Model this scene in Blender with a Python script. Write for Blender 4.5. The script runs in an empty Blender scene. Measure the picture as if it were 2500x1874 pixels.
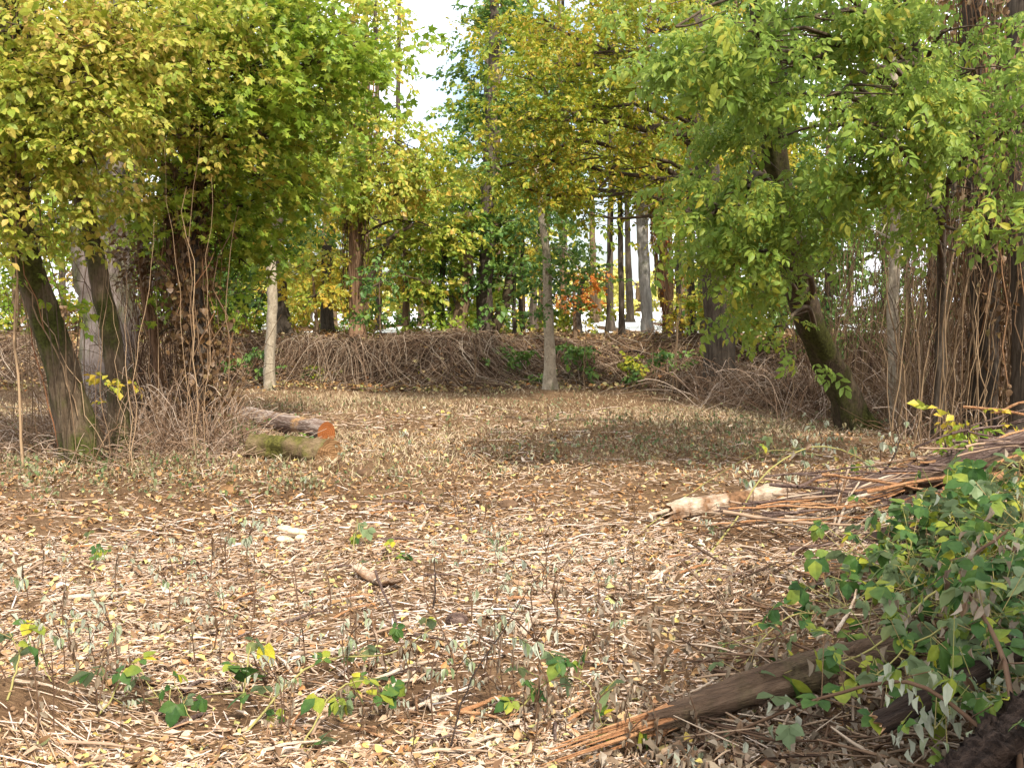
import bpy, math
import numpy as np
from math import radians, pi

S = bpy.context.scene
COL = S.collection
rng = np.random.default_rng(11)

# ------------------------------------------------------------------ camera
CAM_H, PITCH, FPX = 1.6, radians(4.5), 2430.0
cd = bpy.data.cameras.new("camera")
cd.sensor_width = 36.0
cd.lens = FPX / 2500 * 36
cd.clip_end = 2000
cam = bpy.data.objects.new("camera", cd)
cam.location = (0, 0, CAM_H)
cam.rotation_euler = (pi / 2 - PITCH, 0, 0)
COL.objects.link(cam)
S.camera = cam

# ------------------------------------------------------------------ light
SUN_EL, SUN_AZ = radians(47), radians(152)      # azimuth clockwise from +Y (view direction)
sd = bpy.data.lights.new("sun", 'SUN')
sd.energy = 3.9
sd.angle = radians(2.0)
sd.color = (1.0, 0.94, 0.84)
sun = bpy.data.objects.new("sun", sd)
sun.rotation_euler = (pi / 2 - SUN_EL, 0, pi - SUN_AZ)
COL.objects.link(sun)
W = bpy.data.worlds.new("World")
S.world = W
W.use_nodes = True
nt = W.node_tree
bg = nt.nodes["Background"]
sky = nt.nodes.new("ShaderNodeTexSky")
sky.sky_type = 'NISHITA'
sky.sun_disc = False
sky.sun_elevation = SUN_EL
sky.sun_rotation = SUN_AZ
sky.dust_density = 3.0
sky.air_density = 1.0
tc = nt.nodes.new("ShaderNodeTexCoord")
nz = nt.nodes.new("ShaderNodeTexNoise")
nz.inputs["Scale"].default_value = 2.2
nz.inputs["Detail"].default_value = 6
rp = nt.nodes.new("ShaderNodeValToRGB")
rp.color_ramp.elements[0].position = .36
rp.color_ramp.elements[1].position = .56
mx = nt.nodes.new("ShaderNodeMixRGB")
mx.inputs["Color2"].default_value = (9.5, 9.7, 10.2, 1)      # thin bright cloud
nt.links.new(tc.outputs["Generated"], nz.inputs["Vector"])
nt.links.new(nz.outputs["Fac"], rp.inputs["Fac"])
nt.links.new(rp.outputs["Color"], mx.inputs["Fac"])
nt.links.new(sky.outputs["Color"], mx.inputs["Color1"])
nt.links.new(mx.outputs["Color"], bg.inputs["Color"])
bg.inputs["Strength"].default_value = 0.15
S.view_settings.view_transform = 'Standard'
S.view_settings.look = 'None'
S.view_settings.gamma = 1.0
S.view_settings.exposure = 0.95
try:
    S.cycles.max_bounces = 7
    S.cycles.diffuse_bounces = 3
    S.cycles.glossy_bounces = 2
    S.cycles.transmission_bounces = 4
    S.cycles.transparent_max_bounces = 4
    S.cycles.use_denoising = True
except Exception:
    pass

# ------------------------------------------------------------------ terrain and pixel helpers
SP, CP = math.sin(PITCH), math.cos(PITCH)


def bank_y(x):
    return 19.2 + .25 * np.sin(.9 * x) + .15 * np.sin(2.3 * x + 1) - .45 * np.clip(x - 2.6, 0, 8)


def sstep(t):
    t = np.clip(t, 0, 1)
    return t * t * (3 - 2 * t)


def hgt(x, y):
    x = np.asarray(x, float); y = np.asarray(y, float)
    near = np.clip(1 - (y - 30) / 30, 0, 1)
    z = .03 * np.sin(1.3 * x + .5) * np.sin(1.1 * y + .2) + .018 * np.sin(3.1 * x + 1.7 * y) + .014 * np.sin(5.3 * y - 2.2 * x + 1)
    z = z * near
    z = z + (.84 + .07 * np.sin(1.7 * x) * np.sin(.8 * x + 1) * near) * sstep((y - bank_y(x)) / (2.0 + .4 * np.sin(1.3 * x)))
    z = z + .56 * np.exp(-((x - 3.9) / 1.55) ** 2 - ((y - 6.7) / 1.25) ** 2)
    z = z + .42 * np.exp(-((x - 2.75) / .85) ** 2 - ((y - 4.45) / .95) ** 2)
    z = z + .27 * np.exp(-((x + 1.86) / .30) ** 2 - ((y - 3.40) / .42) ** 2)
    return z


def slope(px, py):
    u = (np.asarray(px, float) - 1250) / FPX
    v = (937 - np.asarray(py, float)) / FPX
    dy = CP + v * SP
    return u / dy, (-SP + v * CP) / dy


def P(px, py, Y):
    a, b = slope(px, py)
    return np.array([a * Y, Y, CAM_H + b * Y])


_YS = np.arange(1.8, 40, .02)


def G(px, py):
    a, b = slope(px, py)
    below = CAM_H + b * _YS < hgt(a * _YS, _YS)
    i = int(np.argmax(below)) if below.any() else len(_YS) - 1
    Y = _YS[i]
    return np.array([a * Y, Y, float(hgt(a * Y, Y))])


def Gv(px, py):                                  # many at once
    a, b = slope(px, py)
    b = np.minimum(b, -.02)
    Y = -CAM_H / b
    for _ in range(6):
        Y = .5 * Y + .5 * np.clip((hgt(a * Y, Y) - CAM_H) / b, 1.5, 60)
    x = a * Y
    return np.stack([x, Y, hgt(x, Y)], -1)


_nw = np.random.default_rng(5).normal(0, 1, (14, 2))
_nw /= np.linalg.norm(_nw, axis=1)[:, None]
_nf = np.geomspace(.8, 6, 14)
_np = np.random.default_rng(6).uniform(0, 6.28, 14)


def pnoise(x, y, s=1.0):                         # smooth noise, about -1..1
    t = 0
    for (a, b), f, p in zip(_nw, _nf, _np):
        t = t + np.sin((a * x + b * y) * f * s + p) / f ** .5
    return t / 4.2


# ------------------------------------------------------------------ mesh helpers
class MB:
    def __init__(self):
        self.v, self.f, self.m, self.n = [], [], [], 0

    def add(self, V, F, m=0):
        V = np.asarray(V, float).reshape(-1, 3); F = np.asarray(F, np.int64)
        if len(F) == 0:
            return self
        self.v.append(V); self.f.append(F + self.n); self.m.append(m)
        self.n += len(V)
        return self

    def build(self, name, mats, parent=None, smooth=True, loc=None):
        V = np.concatenate(self.v)
        if parent is not None:
            M = np.array(parent.matrix_basis.inverted())
            V = V @ M[:3, :3].T + M[:3, 3]
        elif loc is not None:
            V = V - np.asarray(loc)
        me = bpy.data.meshes.new(name)
        tot = np.concatenate([np.full(len(f), f.shape[1]) for f in self.f])
        idx = np.concatenate([f.ravel() for f in self.f])
        me.vertices.add(len(V)); me.vertices.foreach_set("co", V.astype(np.float32).ravel())
        me.loops.add(len(idx)); me.loops.foreach_set("vertex_index", idx.astype(np.int32))
        me.polygons.add(len(tot))
        st = np.concatenate([[0], np.cumsum(tot)[:-1]])
        me.polygons.foreach_set("loop_start", st.astype(np.int32))
        me.polygons.foreach_set("material_index", np.concatenate([np.full(len(f), m) for f, m in zip(self.f, self.m)]).astype(np.int32))
        me.polygons.foreach_set("use_smooth", np.full(len(tot), bool(smooth)))
        for m in (mats if isinstance(mats, (list, tuple)) else [mats]):
            me.materials.append(m)
        me.update(calc_edges=True)
        o = bpy.data.objects.new(name, me)
        if parent is not None:
            o.parent = parent
        elif loc is not None:
            o.location = loc
        COL.objects.link(o)
        return o


def tag(o, label=None, cat=None, group=None, kind=None):
    if label: o["label"] = label
    if cat: o["category"] = cat
    if group: o["group"] = group
    if kind: o["kind"] = kind
    return o


def thing(name, label, cat, loc, group=None, rot=None):
    o = bpy.data.objects.new(name, None)
    o.empty_display_size = .1
    o.location = loc
    if rot is not None:
        o.rotation_mode = 'QUATERNION'; o.rotation_quaternion = rot
    COL.objects.link(o)
    return tag(o, label, cat, group)


def copy_tree(o, loc, rz, sc, label=None):
    c = o.copy(); COL.objects.link(c)
    c.location = loc; c.rotation_euler = (0, 0, rz); c.scale = (sc, sc, sc)
    if label: c["label"] = label
    for ch in list(o.children):
        d = ch.copy(); COL.objects.link(d); d.parent = c
    return c


def tubes(paths, radii, k=5, jit=None, caps=False):
    """paths (N,S,3), radii (N,S) -> verts, quads"""
    P_ = np.asarray(paths, float)
    if P_.ndim == 2: P_ = P_[None]
    N, Sg, _ = P_.shape
    R_ = np.broadcast_to(np.asarray(radii, float), (N, Sg))
    T = np.gradient(P_, axis=1)
    T /= np.linalg.norm(T, axis=2, keepdims=True) + 1e-9
    mean = np.abs(T.mean(1))
    ref = np.where((mean[:, 2] > .7)[:, None], np.array([1., 0, 0]), np.array([0, 0, 1.]))[:, None, :]
    B = np.cross(T, ref); B /= np.linalg.norm(B, axis=2, keepdims=True) + 1e-9
    Nn = np.cross(B, T)
    a = np.arange(k) / k * 2 * pi
    rr = R_[:, :, None] * np.ones(k)
    if jit is not None: rr = rr * jit
    V = P_[:, :, None, :] + rr[..., None] * (np.cos(a)[None, None, :, None] * B[:, :, None, :] + np.sin(a)[None, None, :, None] * Nn[:, :, None, :])
    i = np.arange(N)[:, None, None] * Sg * k; s = np.arange(Sg - 1)[None, :, None] * k; j = np.arange(k)[None, None, :]; j2 = (j + 1) % k
    F = np.stack([i + s + j, i + s + j2, i + s + k + j2, i + s + k + j], -1).reshape(-1, 4)
    return V.reshape(-1, 3), F


def smooth_path(pts, n):
    pts = np.asarray(pts, float)
    if len(pts) == 2:
        t = np.linspace(0, 1, n)[:, None]
        return pts[0] * (1 - t) + pts[1] * t
    m = len(pts); q = np.vstack([2 * pts[0] - pts[1], pts, 2 * pts[-1] - pts[-2]])
    out = []
    for t in np.linspace(0, m - 1 - 1e-6, n):
        i = int(t); f = t - i
        p0, p1, p2, p3 = q[i], q[i + 1], q[i + 2], q[i + 3]
        out.append(.5 * ((2 * p1) + (-p0 + p2) * f + (2 * p0 - 5 * p1 + 4 * p2 - p3) * f * f + (-p0 + 3 * p1 - 3 * p2 + p3) * f ** 3))
    return np.array(out)


def rots(n, pitch=(0, .3), roll=(0, .3), yaw=None):
    y = rng.uniform(0, 2 * pi, n) if yaw is None else np.asarray(yaw) * np.ones(n)
    p = rng.normal(pitch[0], pitch[1], n); r = rng.normal(roll[0], roll[1], n)
    cy, sy, cp, sp, cr, sr = np.cos(y), np.sin(y), np.cos(p), np.sin(p), np.cos(r), np.sin(r)
    O, I = np.zeros(n), np.ones(n)
    Z = np.stack([cy, -sy, O, sy, cy, O, O, O, I], -1).reshape(n, 3, 3)
    X = np.stack([I, O, O, O, cp, -sp, O, sp, cp], -1).reshape(n, 3, 3)
    Yy = np.stack([cr, O, sr, O, I, O, -sr, O, cr], -1).reshape(n, 3, 3)
    return Z @ X @ Yy


def place(T, pos, R, s):
    V, F = T
    n = len(pos)
    s = np.broadcast_to(np.asarray(s, float), (n,))
    out = np.einsum('nij,vj->nvi', R, V) * s[:, None, None] + np.asarray(pos)[:, None, :]
    return out.reshape(-1, 3), (F[None] + (np.arange(n) * len(V))[:, None, None]).reshape(-1, F.shape[1])


# leaf shapes: base at the origin, growing along +Y, length 1, face up
def leaf_oval(w=.27, fold=.10, droop=.12):
    V = np.array([[0, 0, 0], [0, .38, 0], [0, .72, -droop * .4], [0, 1, -droop],
                  [-w, .34, fold], [-w * .8, .68, fold * .7 - droop * .4], [w, .34, fold], [w * .8, .68, fold * .7 - droop * .4]])
    F = np.array([[0, 6, 1], [1, 6, 7], [1, 7, 2], [2, 7, 3], [0, 1, 4], [1, 5, 4], [1, 2, 5], [2, 3, 5]])
    return V, F


def leaf_diamond(w=.32, fold=.1, droop=.08):
    return np.array([[0, 0, 0], [w, .45, fold], [0, 1, -droop], [-w, .45, fold]]), np.array([[0, 1, 2], [0, 2, 3]])


def leaf_maple():
    ang = np.radians([-150, -112, -85, -52, -32, -14, 0, 14, 32, 52, 85, 112, 150])
    rad = np.array([.16, .40, .24, .58, .34, .46, .66, .46, .34, .58, .24, .40, .16])
    V = [[0, .32, 0]]
    for a, r in zip(ang, rad):
        V.append([r * math.sin(a), .32 + r * math.cos(a), -.16 * r + .05 * math.cos(3 * a)])
    V.append([0, .1, 0])
    n = len(ang)
    F = [[0, i + 1, i] for i in range(1, n)] + [[0, 1, n + 1], [0, n + 1, n]]
    return np.array(V), np.array(F)


def merge(list_):
    V, F, n = [], [], 0
    for v, f in list_:
        V.append(v); F.append(f + n); n += len(v)
    return np.concatenate(V), np.concatenate(F)


def pinnate(n_pairs=3, leaf=None, ll=.42):
    """one compound leaf of length about 1"""
    leaf = leaf or leaf_oval(.24, .08, .22)
    items = []
    for i in range(n_pairs):
        t = .25 + .55 * i / max(1, n_pairs - 1)
        for sd_ in (-1, 1):
            R = rots(1, (-.35, .2), (sd_ * .25, .15), yaw=-sd_ * rng.normal(1.0, .12))
            items.append(place(leaf, np.array([[0, t, -.25 * t * t]]), R, ll * rng.uniform(.85, 1.15)))
    items.append(place(leaf, np.array([[0, .9, -.2]]), rots(1, (-.45, .15), (0, .2), yaw=0.), ll * 1.15))
    return merge(items)


def spray(leaf, n, ll, spread=1.1, droop=.5):
    """a twig end with n leaves, twig length 1"""
    items = []
    for i in range(n):
        t = (i + .5) / n
        sd_ = 1 if i % 2 else -1
        R = rots(1, (-droop, .35), (0, .45), yaw=-sd_ * rng.normal(spread, .35) * (1 - .6 * t))
        items.append(place(leaf, np.array([[rng.normal(0, .04), t, -.2 * t * t + rng.normal(0, .05)]]), R, ll * rng.uniform(.75, 1.2)))
    return merge(items)


SPR = {
    'pinnate': [spray(pinnate(3), 4, .62, .9, .5) for _ in range(5)],
    'pinnate_wide': [spray(pinnate(2, leaf_oval(.30, .06, .15), .44), 4, .62, 1.0, .3) for _ in range(5)],
    'maple': [spray(leaf_maple(), 7, .40, 1.2, .35) for _ in range(5)],
    'oval': [spray(leaf_oval(.3), 8, .30, 1.1, .45) for _ in range(5)],
    'fine': [spray(leaf_diamond(.30), 12, .26, 1.1, .4) for _ in range(6)],
    'far': [spray(leaf_diamond(.4), 9, .34, 1.2, .5) for _ in range(6)],
}


# ------------------------------------------------------------------ materials
def newmat(name):
    m = bpy.data.materials.new(name); m.use_nodes = True
    n = m.node_tree; n.nodes.clear()
    out = n.nodes.new("ShaderNodeOutputMaterial")
    return m, n, out


def ramp(n, cols, pos=None):
    r = n.nodes.new("ShaderNodeValToRGB")
    cr = r.color_ramp
    k = len(cols)
    pos = pos or [i / max(1, k - 1) for i in range(k)]
    while len(cr.elements) < k: cr.elements.new(.5)
    for e, c, p in zip(cr.elements, cols, pos):
        e.position = p; e.color = (*c, 1)
    return r


def math_(n, op, a, b=None):
    m = n.nodes.new("ShaderNodeMath"); m.operation = op
    for i, v in enumerate((a, b)):
        if v is None: continue
        if isinstance(v, (int, float)): m.inputs[i].default_value = v
        else: n.links.new(v, m.inputs[i])
    return m.outputs[0]


def noise(n, scale, detail=4, vec=None, rough=.6, dist=0.0):
    t = n.nodes.new("ShaderNodeTexNoise")
    t.inputs["Scale"].default_value = scale; t.inputs["Detail"].default_value = detail
    t.inputs["Roughness"].default_value = rough; t.inputs["Distortion"].default_value = dist
    if vec is not None: n.links.new(vec, t.inputs["Vector"])
    return t


def objvec(n, sc=(1, 1, 1), rot=(0, 0, 0)):
    t = n.nodes.new("ShaderNodeTexCoord"); m = n.nodes.new("ShaderNodeMapping")
    m.inputs["Scale"].default_value = sc; m.inputs["Rotation"].default_value = rot
    n.links.new(t.outputs["Object"], m.inputs["Vector"])
    return m.outputs[0]


def leafmat(name, cols, trans=.5, nscale=.8, namp=1.1, under=None, gloss=.06):
    """colour differs from leaf to leaf and from bough to bough"""
    m, n, out = newmat(name)
    g = n.nodes.new("ShaderNodeNewGeometry")
    nz_ = noise(n, nscale, 3, objvec(n))
    f = math_(n, 'ADD', math_(n, 'MULTIPLY', g.outputs["Random Per Island"], .62),
              math_(n, 'MULTIPLY_ADD', nz_.outputs["Fac"], namp))
    f.node.inputs[1].links[0].from_node.inputs[2].default_value = -.5 * namp + .19
    r = ramp(n, cols); n.links.new(f, r.inputs["Fac"])
    col = r.outputs["Color"]
    # blotches within the leaf
    b = noise(n, 45, 2, objvec(n))
    hv = n.nodes.new("ShaderNodeHueSaturation")
    n.links.new(col, hv.inputs["Color"])
    n.links.new(math_(n, 'MULTIPLY_ADD', b.outputs["Fac"], .7), hv.inputs["Value"])
    hv.inputs["Value"].links[0].from_node.inputs[2].default_value = .65
    col = hv.outputs["Color"]
    if under:
        mu = n.nodes.new("ShaderNodeMixRGB"); n.links.new(col, mu.inputs["Color1"])
        mu.inputs["Color2"].default_value = (*under, 1)
        n.links.new(math_(n, 'MULTIPLY', g.outputs["Backfacing"], .8), mu.inputs["Fac"])
        col = mu.outputs["Color"]
    p = n.nodes.new("ShaderNodeBsdfPrincipled")
    p.inputs["Roughness"].default_value = .5
    p.inputs["Specular IOR Level"].default_value = gloss * 6
    n.links.new(col, p.inputs["Base Color"])
    t = n.nodes.new("ShaderNodeBsdfTranslucent")
    n.links.new(col, t.inputs["Color"])
    x = n.nodes.new("ShaderNodeMixShader"); x.inputs[0].default_value = trans
    n.links.new(p.outputs[0], x.inputs[1]); n.links.new(t.outputs[0], x.inputs[2])
    n.links.new(x.outputs[0], out.inputs[0])
    return m


def islandmat(name, cols, rough=.85, namp=.3, nscale=20, pos=None):
    """dry pieces: every piece has its own colour"""
    m, n, out = newmat(name)
    g = n.nodes.new("ShaderNodeNewGeometry")
    nz_ = noise(n, nscale, 3, objvec(n))
    f = math_(n, 'ADD', g.outputs["Random Per Island"], math_(n, 'MULTIPLY_ADD', nz_.outputs["Fac"], namp))
    f.node.inputs[1].links[0].from_node.inputs[2].default_value = -.5 * namp
    r = ramp(n, cols, pos); n.links.new(f, r.inputs["Fac"])
    p = n.nodes.new("ShaderNodeBsdfPrincipled")
    p.inputs["Roughness"].default_value = rough; p.inputs["Specular IOR Level"].default_value = .15
    n.links.new(r.outputs["Color"], p.inputs["Base Color"])
    n.links.new(p.outputs[0], out.inputs[0])
    return m


def barkmat(name, cols, stretch=(9, 9, 1.6), scale=2.2, bump=.6, patch=None, patch_at=.55, rough=.9, pscale=2.5):
    m, n, out = newmat(name)
    v = objvec(n, stretch)
    a = noise(n, scale, 8, v, .68, .6)
    b = noise(n, scale * 4, 5, v, .6)
    f = math_(n, 'ADD', math_(n, 'MULTIPLY', a.outputs["Fac"], .75), math_(n, 'MULTIPLY', b.outputs["Fac"], .35))
    r = ramp(n, cols, [.32 + .4 * i / max(1, len(cols) - 1) for i in range(len(cols))])
    n.links.new(f, r.inputs["Fac"])
    col = r.outputs["Color"]
    if patch:
        q = noise(n, pscale, 5, objvec(n, (1, 1, .55)), .65)
        rr = ramp(n, [(0, 0, 0), (1, 1, 1)], [patch_at - .07, patch_at + .07])
        n.links.new(q.outputs["Fac"], rr.inputs["Fac"])
        mm = n.nodes.new("ShaderNodeMixRGB"); n.links.new(rr.outputs["Color"], mm.inputs["Fac"])
        n.links.new(col, mm.inputs["Color1"])
        c2 = noise(n, 30, 3, objvec(n))
        r2 = ramp(n, [tuple(c * .6 for c in patch), tuple(min(1, c * 1.5) for c in patch)], [.35, .65]); n.links.new(c2.outputs["Fac"], r2.inputs["Fac"])
        n.links.new(r2.outputs["Color"], mm.inputs["Color2"])
        col = mm.outputs["Color"]
    p = n.nodes.new("ShaderNodeBsdfPrincipled")
    p.inputs["Roughness"].default_value = rough; p.inputs["Specular IOR Level"].default_value = .15
    n.links.new(col, p.inputs["Base Color"])
    bp = n.nodes.new("ShaderNodeBump"); bp.inputs["Strength"].default_value = bump; bp.inputs["Distance"].default_value = .03
    n.links.new(f, bp.inputs["Height"]); n.links.new(bp.outputs[0], p.inputs["Normal"])
    n.links.new(p.outputs[0], out.inputs[0])
    return m


LM = {
    'gold_near': leafmat("gold_leaf", [(.14, .21, .022), (.24, .30, .03), (.35, .36, .05), (.46, .38, .07), (.52, .31, .12)], .45),
    'maple_green': leafmat("maple_leaf", [(.11, .19, .015), (.17, .27, .022), (.25, .34, .034), (.35, .38, .045), (.50, .35, .06)], .45),
    'ash_green': leafmat("ash_leaf", [(.085, .155, .014), (.145, .23, .026), (.215, .295, .045), (.31, .33, .04), (.48, .32, .04)], .46, .7, .9, (.20, .29, .06), .04),
    'olive': leafmat("olive_leaf", [(.10, .16, .012), (.17, .23, .016), (.26, .29, .022), (.40, .33, .028), (.45, .22, .035)], .45, .9, 1.1),
    'dark_green': leafmat("dark_leaf", [(.035, .085, .016), (.06, .13, .022), (.095, .18, .03), (.16, .23, .035), (.28, .28, .05)], .35, .9, .9),
    'amber': leafmat("amber_leaf", [(.16, .25, .026), (.25, .33, .036), (.36, .39, .055), (.50, .42, .06), (.50, .26, .06)], .45, .8, 1.3),
    'yellow': leafmat("yellow_leaf", [(.16, .22, .025), (.30, .32, .04), (.46, .38, .04), (.52, .34, .04), (.45, .20, .03)], .45, .8, 1.2),
    'orange': leafmat("orange_leaf", [(.30, .20, .03), (.45, .20, .03), (.48, .13, .02), (.25, .18, .03)], .45, .8, 1.0),
    'brown': leafmat("brown_leaf", [(.05, .03, .015), (.11, .06, .025), (.18, .10, .04), (.14, .12, .04)], .25, 1.2, 1.0),
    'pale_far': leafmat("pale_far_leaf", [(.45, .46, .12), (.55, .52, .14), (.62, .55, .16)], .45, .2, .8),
    'bramble': leafmat("bramble_leaf", [(.022, .055, .012), (.038, .09, .02), (.07, .13, .026), (.22, .25, .03), (.50, .41, .03)], .36, 3.0, 1.1, (.21, .27, .14), .03),
    'wilted': leafmat("wilted_leaf", [(.12, .17, .05), (.24, .29, .14), (.38, .40, .27), (.44, .43, .34), (.28, .18, .09)], .35, 5.0, .9, (.44, .46, .34)),
    'withered': leafmat("withered_leaf", [(.04, .022, .014), (.10, .058, .03), (.19, .12, .07), (.28, .23, .16), (.22, .085, .03)], .2, 4.0, .9, (.24, .19, .13)),
}
BM = {
    'moss': barkmat("mossy_bark", [(.028, .02, .013), (.08, .055, .033), (.17, .125, .08)], (8, 8, 1.5), 2.2, 1.0, (.045, .048, .01), .50),
    'brown': barkmat("brown_bark", [(.05, .032, .02), (.13, .085, .05), (.25, .17, .10)], (9, 9, 1.4)),
    'dark': barkmat("dark_bark", [(.02, .016, .012), (.055, .042, .03), (.12, .095, .07)], (9, 9, 1.2)),
    'pale': barkmat("pale_bark", [(.10, .075, .05), (.27, .22, .155), (.41, .35, .26)], (5, 5, 3.0), 2.6, .6, (.09, .10, .035), .63),
    'grey': barkmat("grey_bark", [(.10, .09, .075), (.23, .21, .18), (.36, .34, .30)], (7, 7, 1.6), 2.2, .6, (.09, .095, .04), .6),
    'mossdark': barkmat("dark_mossy_bark", [(.015, .011, .008), (.045, .032, .02), (.11, .08, .05)], (8, 8, 1.5), 2.2, 1.0, (.035, .036, .008), .48),  # mossy bark copied darker so the leaning trunk looks less lit
    'giant': barkmat("giant_bark", [(.08, .06, .05), (.17, .135, .115), (.27, .22, .19)], (7, 7, 1.2), 2.2, .9, (.08, .085, .03), .55),
    'vine': barkmat("vine_bark", [(.05, .028, .016), (.16, .09, .05), (.32, .20, .12)], (12, 12, .8), 2.0, 1.0),
    'twig': barkmat("twig_bark", [(.03, .02, .013), (.07, .05, .03), (.12, .09, .06)], (6, 6, 6), 2.0, .3),
    'cane': islandmat("cane_stem", [(.05, .028, .015), (.11, .065, .033), (.18, .115, .062), (.25, .18, .11), (.08, .065, .03)]),  # stem colours darkened to stand in for the canopy's shade
    'vinemix': islandmat("mixed_vine", [(.05, .03, .018), (.11, .065, .035), (.20, .13, .075), (.26, .13, .06)]),
    'redvine': islandmat("red_vine", [(.20, .07, .03), (.26, .14, .07), (.34, .24, .14), (.15, .09, .05)]),
    'dry': islandmat("dry_stem", [(.09, .05, .028), (.19, .115, .065), (.31, .21, .14), (.44, .35, .27)]),
    'bankdry': islandmat("dry_bank_stem", [(.035, .02, .012), (.085, .048, .028), (.16, .10, .06), (.26, .18, .115), (.38, .30, .22)]),
    'darkstem': islandmat("dark_stem", [(.04, .022, .014), (.09, .05, .03), (.16, .10, .05)]),
    'greenstem': islandmat("green_stem", [(.16, .17, .05), (.24, .22, .07), (.26, .18, .08)]),
}


def groundmat():
    m, n, out = newmat("soil_and_mulch")
    v = objvec(n)
    big = noise(n, .55, 5, v)
    mid = noise(n, 5, 6, v, .7)
    fa = noise(n, 9, 5, objvec(n, (1, 9, 3), (0, 0, .35)), .7, .8)
    fb = noise(n, 9, 5, objvec(n, (1, 8, 3), (0, 0, -.5)), .7, .8)
    fib = math_(n, 'MAXIMUM', fa.outputs["Fac"], fb.outputs["Fac"])
    f = math_(n, 'ADD', math_(n, 'MULTIPLY', fib, .8), math_(n, 'ADD', math_(n, 'MULTIPLY', big.outputs["Fac"], .45), math_(n, 'MULTIPLY', mid.outputs["Fac"], .4)))
    r = ramp(n, [(.06, .032, .017), (.12, .068, .034), (.20, .122, .064), (.32, .215, .125), (.43, .325, .22)], [.55, .74, .88, .98, 1.12])
    f2 = math_(n, 'MULTIPLY', f, .92)
    n.links.new(f2, r.inputs["Fac"])
    p = n.nodes.new("ShaderNodeBsdfPrincipled")
    p.inputs["Roughness"].default_value = .95; p.inputs["Specular IOR Level"].default_value = .1
    n.links.new(r.outputs["Color"], p.inputs["Base Color"])
    fine = noise(n, 60, 4, v, .7)
    bp = n.nodes.new("ShaderNodeBump"); bp.inputs["Strength"].default_value = .9; bp.inputs["Distance"].default_value = .03
    n.links.new(math_(n, 'ADD', f, math_(n, 'MULTIPLY', fine.outputs["Fac"], .5)), bp.inputs["Height"])
    n.links.new(bp.outputs[0], p.inputs["Normal"])
    n.links.new(p.outputs[0], out.inputs[0])
    return m


def plainmat(name, c1, c2, scale=3, rough=.9):
    m, n, out = newmat(name)
    r = ramp(n, [c1, c2], [.35, .65]); n.links.new(noise(n, scale, 6, objvec(n)).outputs["Fac"], r.inputs["Fac"])
    p = n.nodes.new("ShaderNodeBsdfPrincipled"); p.inputs["Roughness"].default_value = rough; p.inputs["Specular IOR Level"].default_value = .2
    n.links.new(r.outputs["Color"], p.inputs["Base Color"]); n.links.new(p.outputs[0], out.inputs[0])
    return m


# ------------------------------------------------------------------ ground
def ground_sheet():
    xs = np.concatenate([-np.geomspace(700, 17, 22), np.arange(-16.5, 16.6, .13), np.geomspace(17, 700, 22)])
    ys = np.concatenate([-np.geomspace(60, 6.5, 8), np.arange(-6, 28, .12), np.geomspace(28.2, 1500, 34)])
    X, Y = np.meshgrid(xs, ys)
    Z = hgt(X, Y) + .02 * pnoise(X, Y, 2.2) * (Y < 27)
    V = np.stack([X, Y, Z], -1).reshape(-1, 3)
    w = len(xs); i = np.arange(len(ys) - 1)[:, None] * w + np.arange(w - 1)[None]
    F = np.stack([i, i + 1, i + w + 1, i + w], -1).reshape(-1, 4)
    return tag(MB().add(V, F).build("ground", groundmat()), kind="structure")


ground_sheet()
xs = np.linspace(-260, 260, 30); ys = np.array([27.5, 34, 50, 90, 200, 420])
X, Y = np.meshgrid(xs, ys); V = np.stack([X, Y + .5 * np.sin(X * .7) * (Y < 30), 0 * X + .856], -1).reshape(-1, 3)
i = np.arange(5)[:, None] * 30 + np.arange(29)[None]
tag(MB().add(V, np.stack([i, i + 1, i + 31, i + 30], -1).reshape(-1, 4)).build("path", plainmat("pale_gravel", (.70, .69, .66), (.80, .79, .77), 1.2)), kind="structure")


# ------------------------------------------------------------------ trees
def trunk_mesh(path, r0, r1, k=18, n=36, flare=.5, lump=.10, taper=1.0):
    q = smooth_path(path, n)
    t = np.linspace(0, 1, n)
    hz = np.linalg.norm(q - q[0], axis=1)
    r = r0 + (r1 - r0) * t ** taper + r0 * flare * np.exp(-hz / .28)
    a = np.arange(k) / k * 2 * pi
    ph = rng.uniform(0, 6.28, 6)
    j = 1 + lump * (.6 * np.sin(2 * a[None] + ph[0] + 5 * t[:, None]) + .5 * np.sin(3 * a[None] + ph[1] - 9 * t[:, None]) + .4 * np.sin(5 * a[None] + ph[2] + 3 * t[:, None])) \
        + rng.normal(0, lump * .35, (n, k)) + flare * .45 * np.exp(-hz / .22)[:, None] * np.sin(4 * a[None] + ph[3])
    wob = np.cumsum(rng.normal(0, r0 * .10, (n, 3)), 0) * (t[:, None] > .05)
    wob[:, 2] = 0
    wob *= .5
    V, F = tubes(q + wob, r, k, j[None])
    # close the top
    V = np.vstack([V, (q + wob)[-1]])
    top = len(V) - 1; b = (n - 1) * k
    Fc = np.array([[b + i, b + (i + 1) % k, top] for i in range(k)])
    return V, F, Fc, q + wob


def crown_points(c, r, n_sub):
    d = rng.normal(0, 1, (n_sub, 3)); d /= np.linalg.norm(d, axis=1)[:, None]
    return c + d * (rng.uniform(0, 1, n_sub) ** .42)[:, None] * r


# places where the sky and the bright ground show between the trees
CLEAR = ((1545, 620, 120, 120), (1480, 770, 150, 60), (1380, 560, 70, 60), (1660, 640, 45, 70), (1065, 110, 85, 190), (900, 235, 50, 50), (890, 800, 40, 40), (1020, 800, 30, 40))


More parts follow.
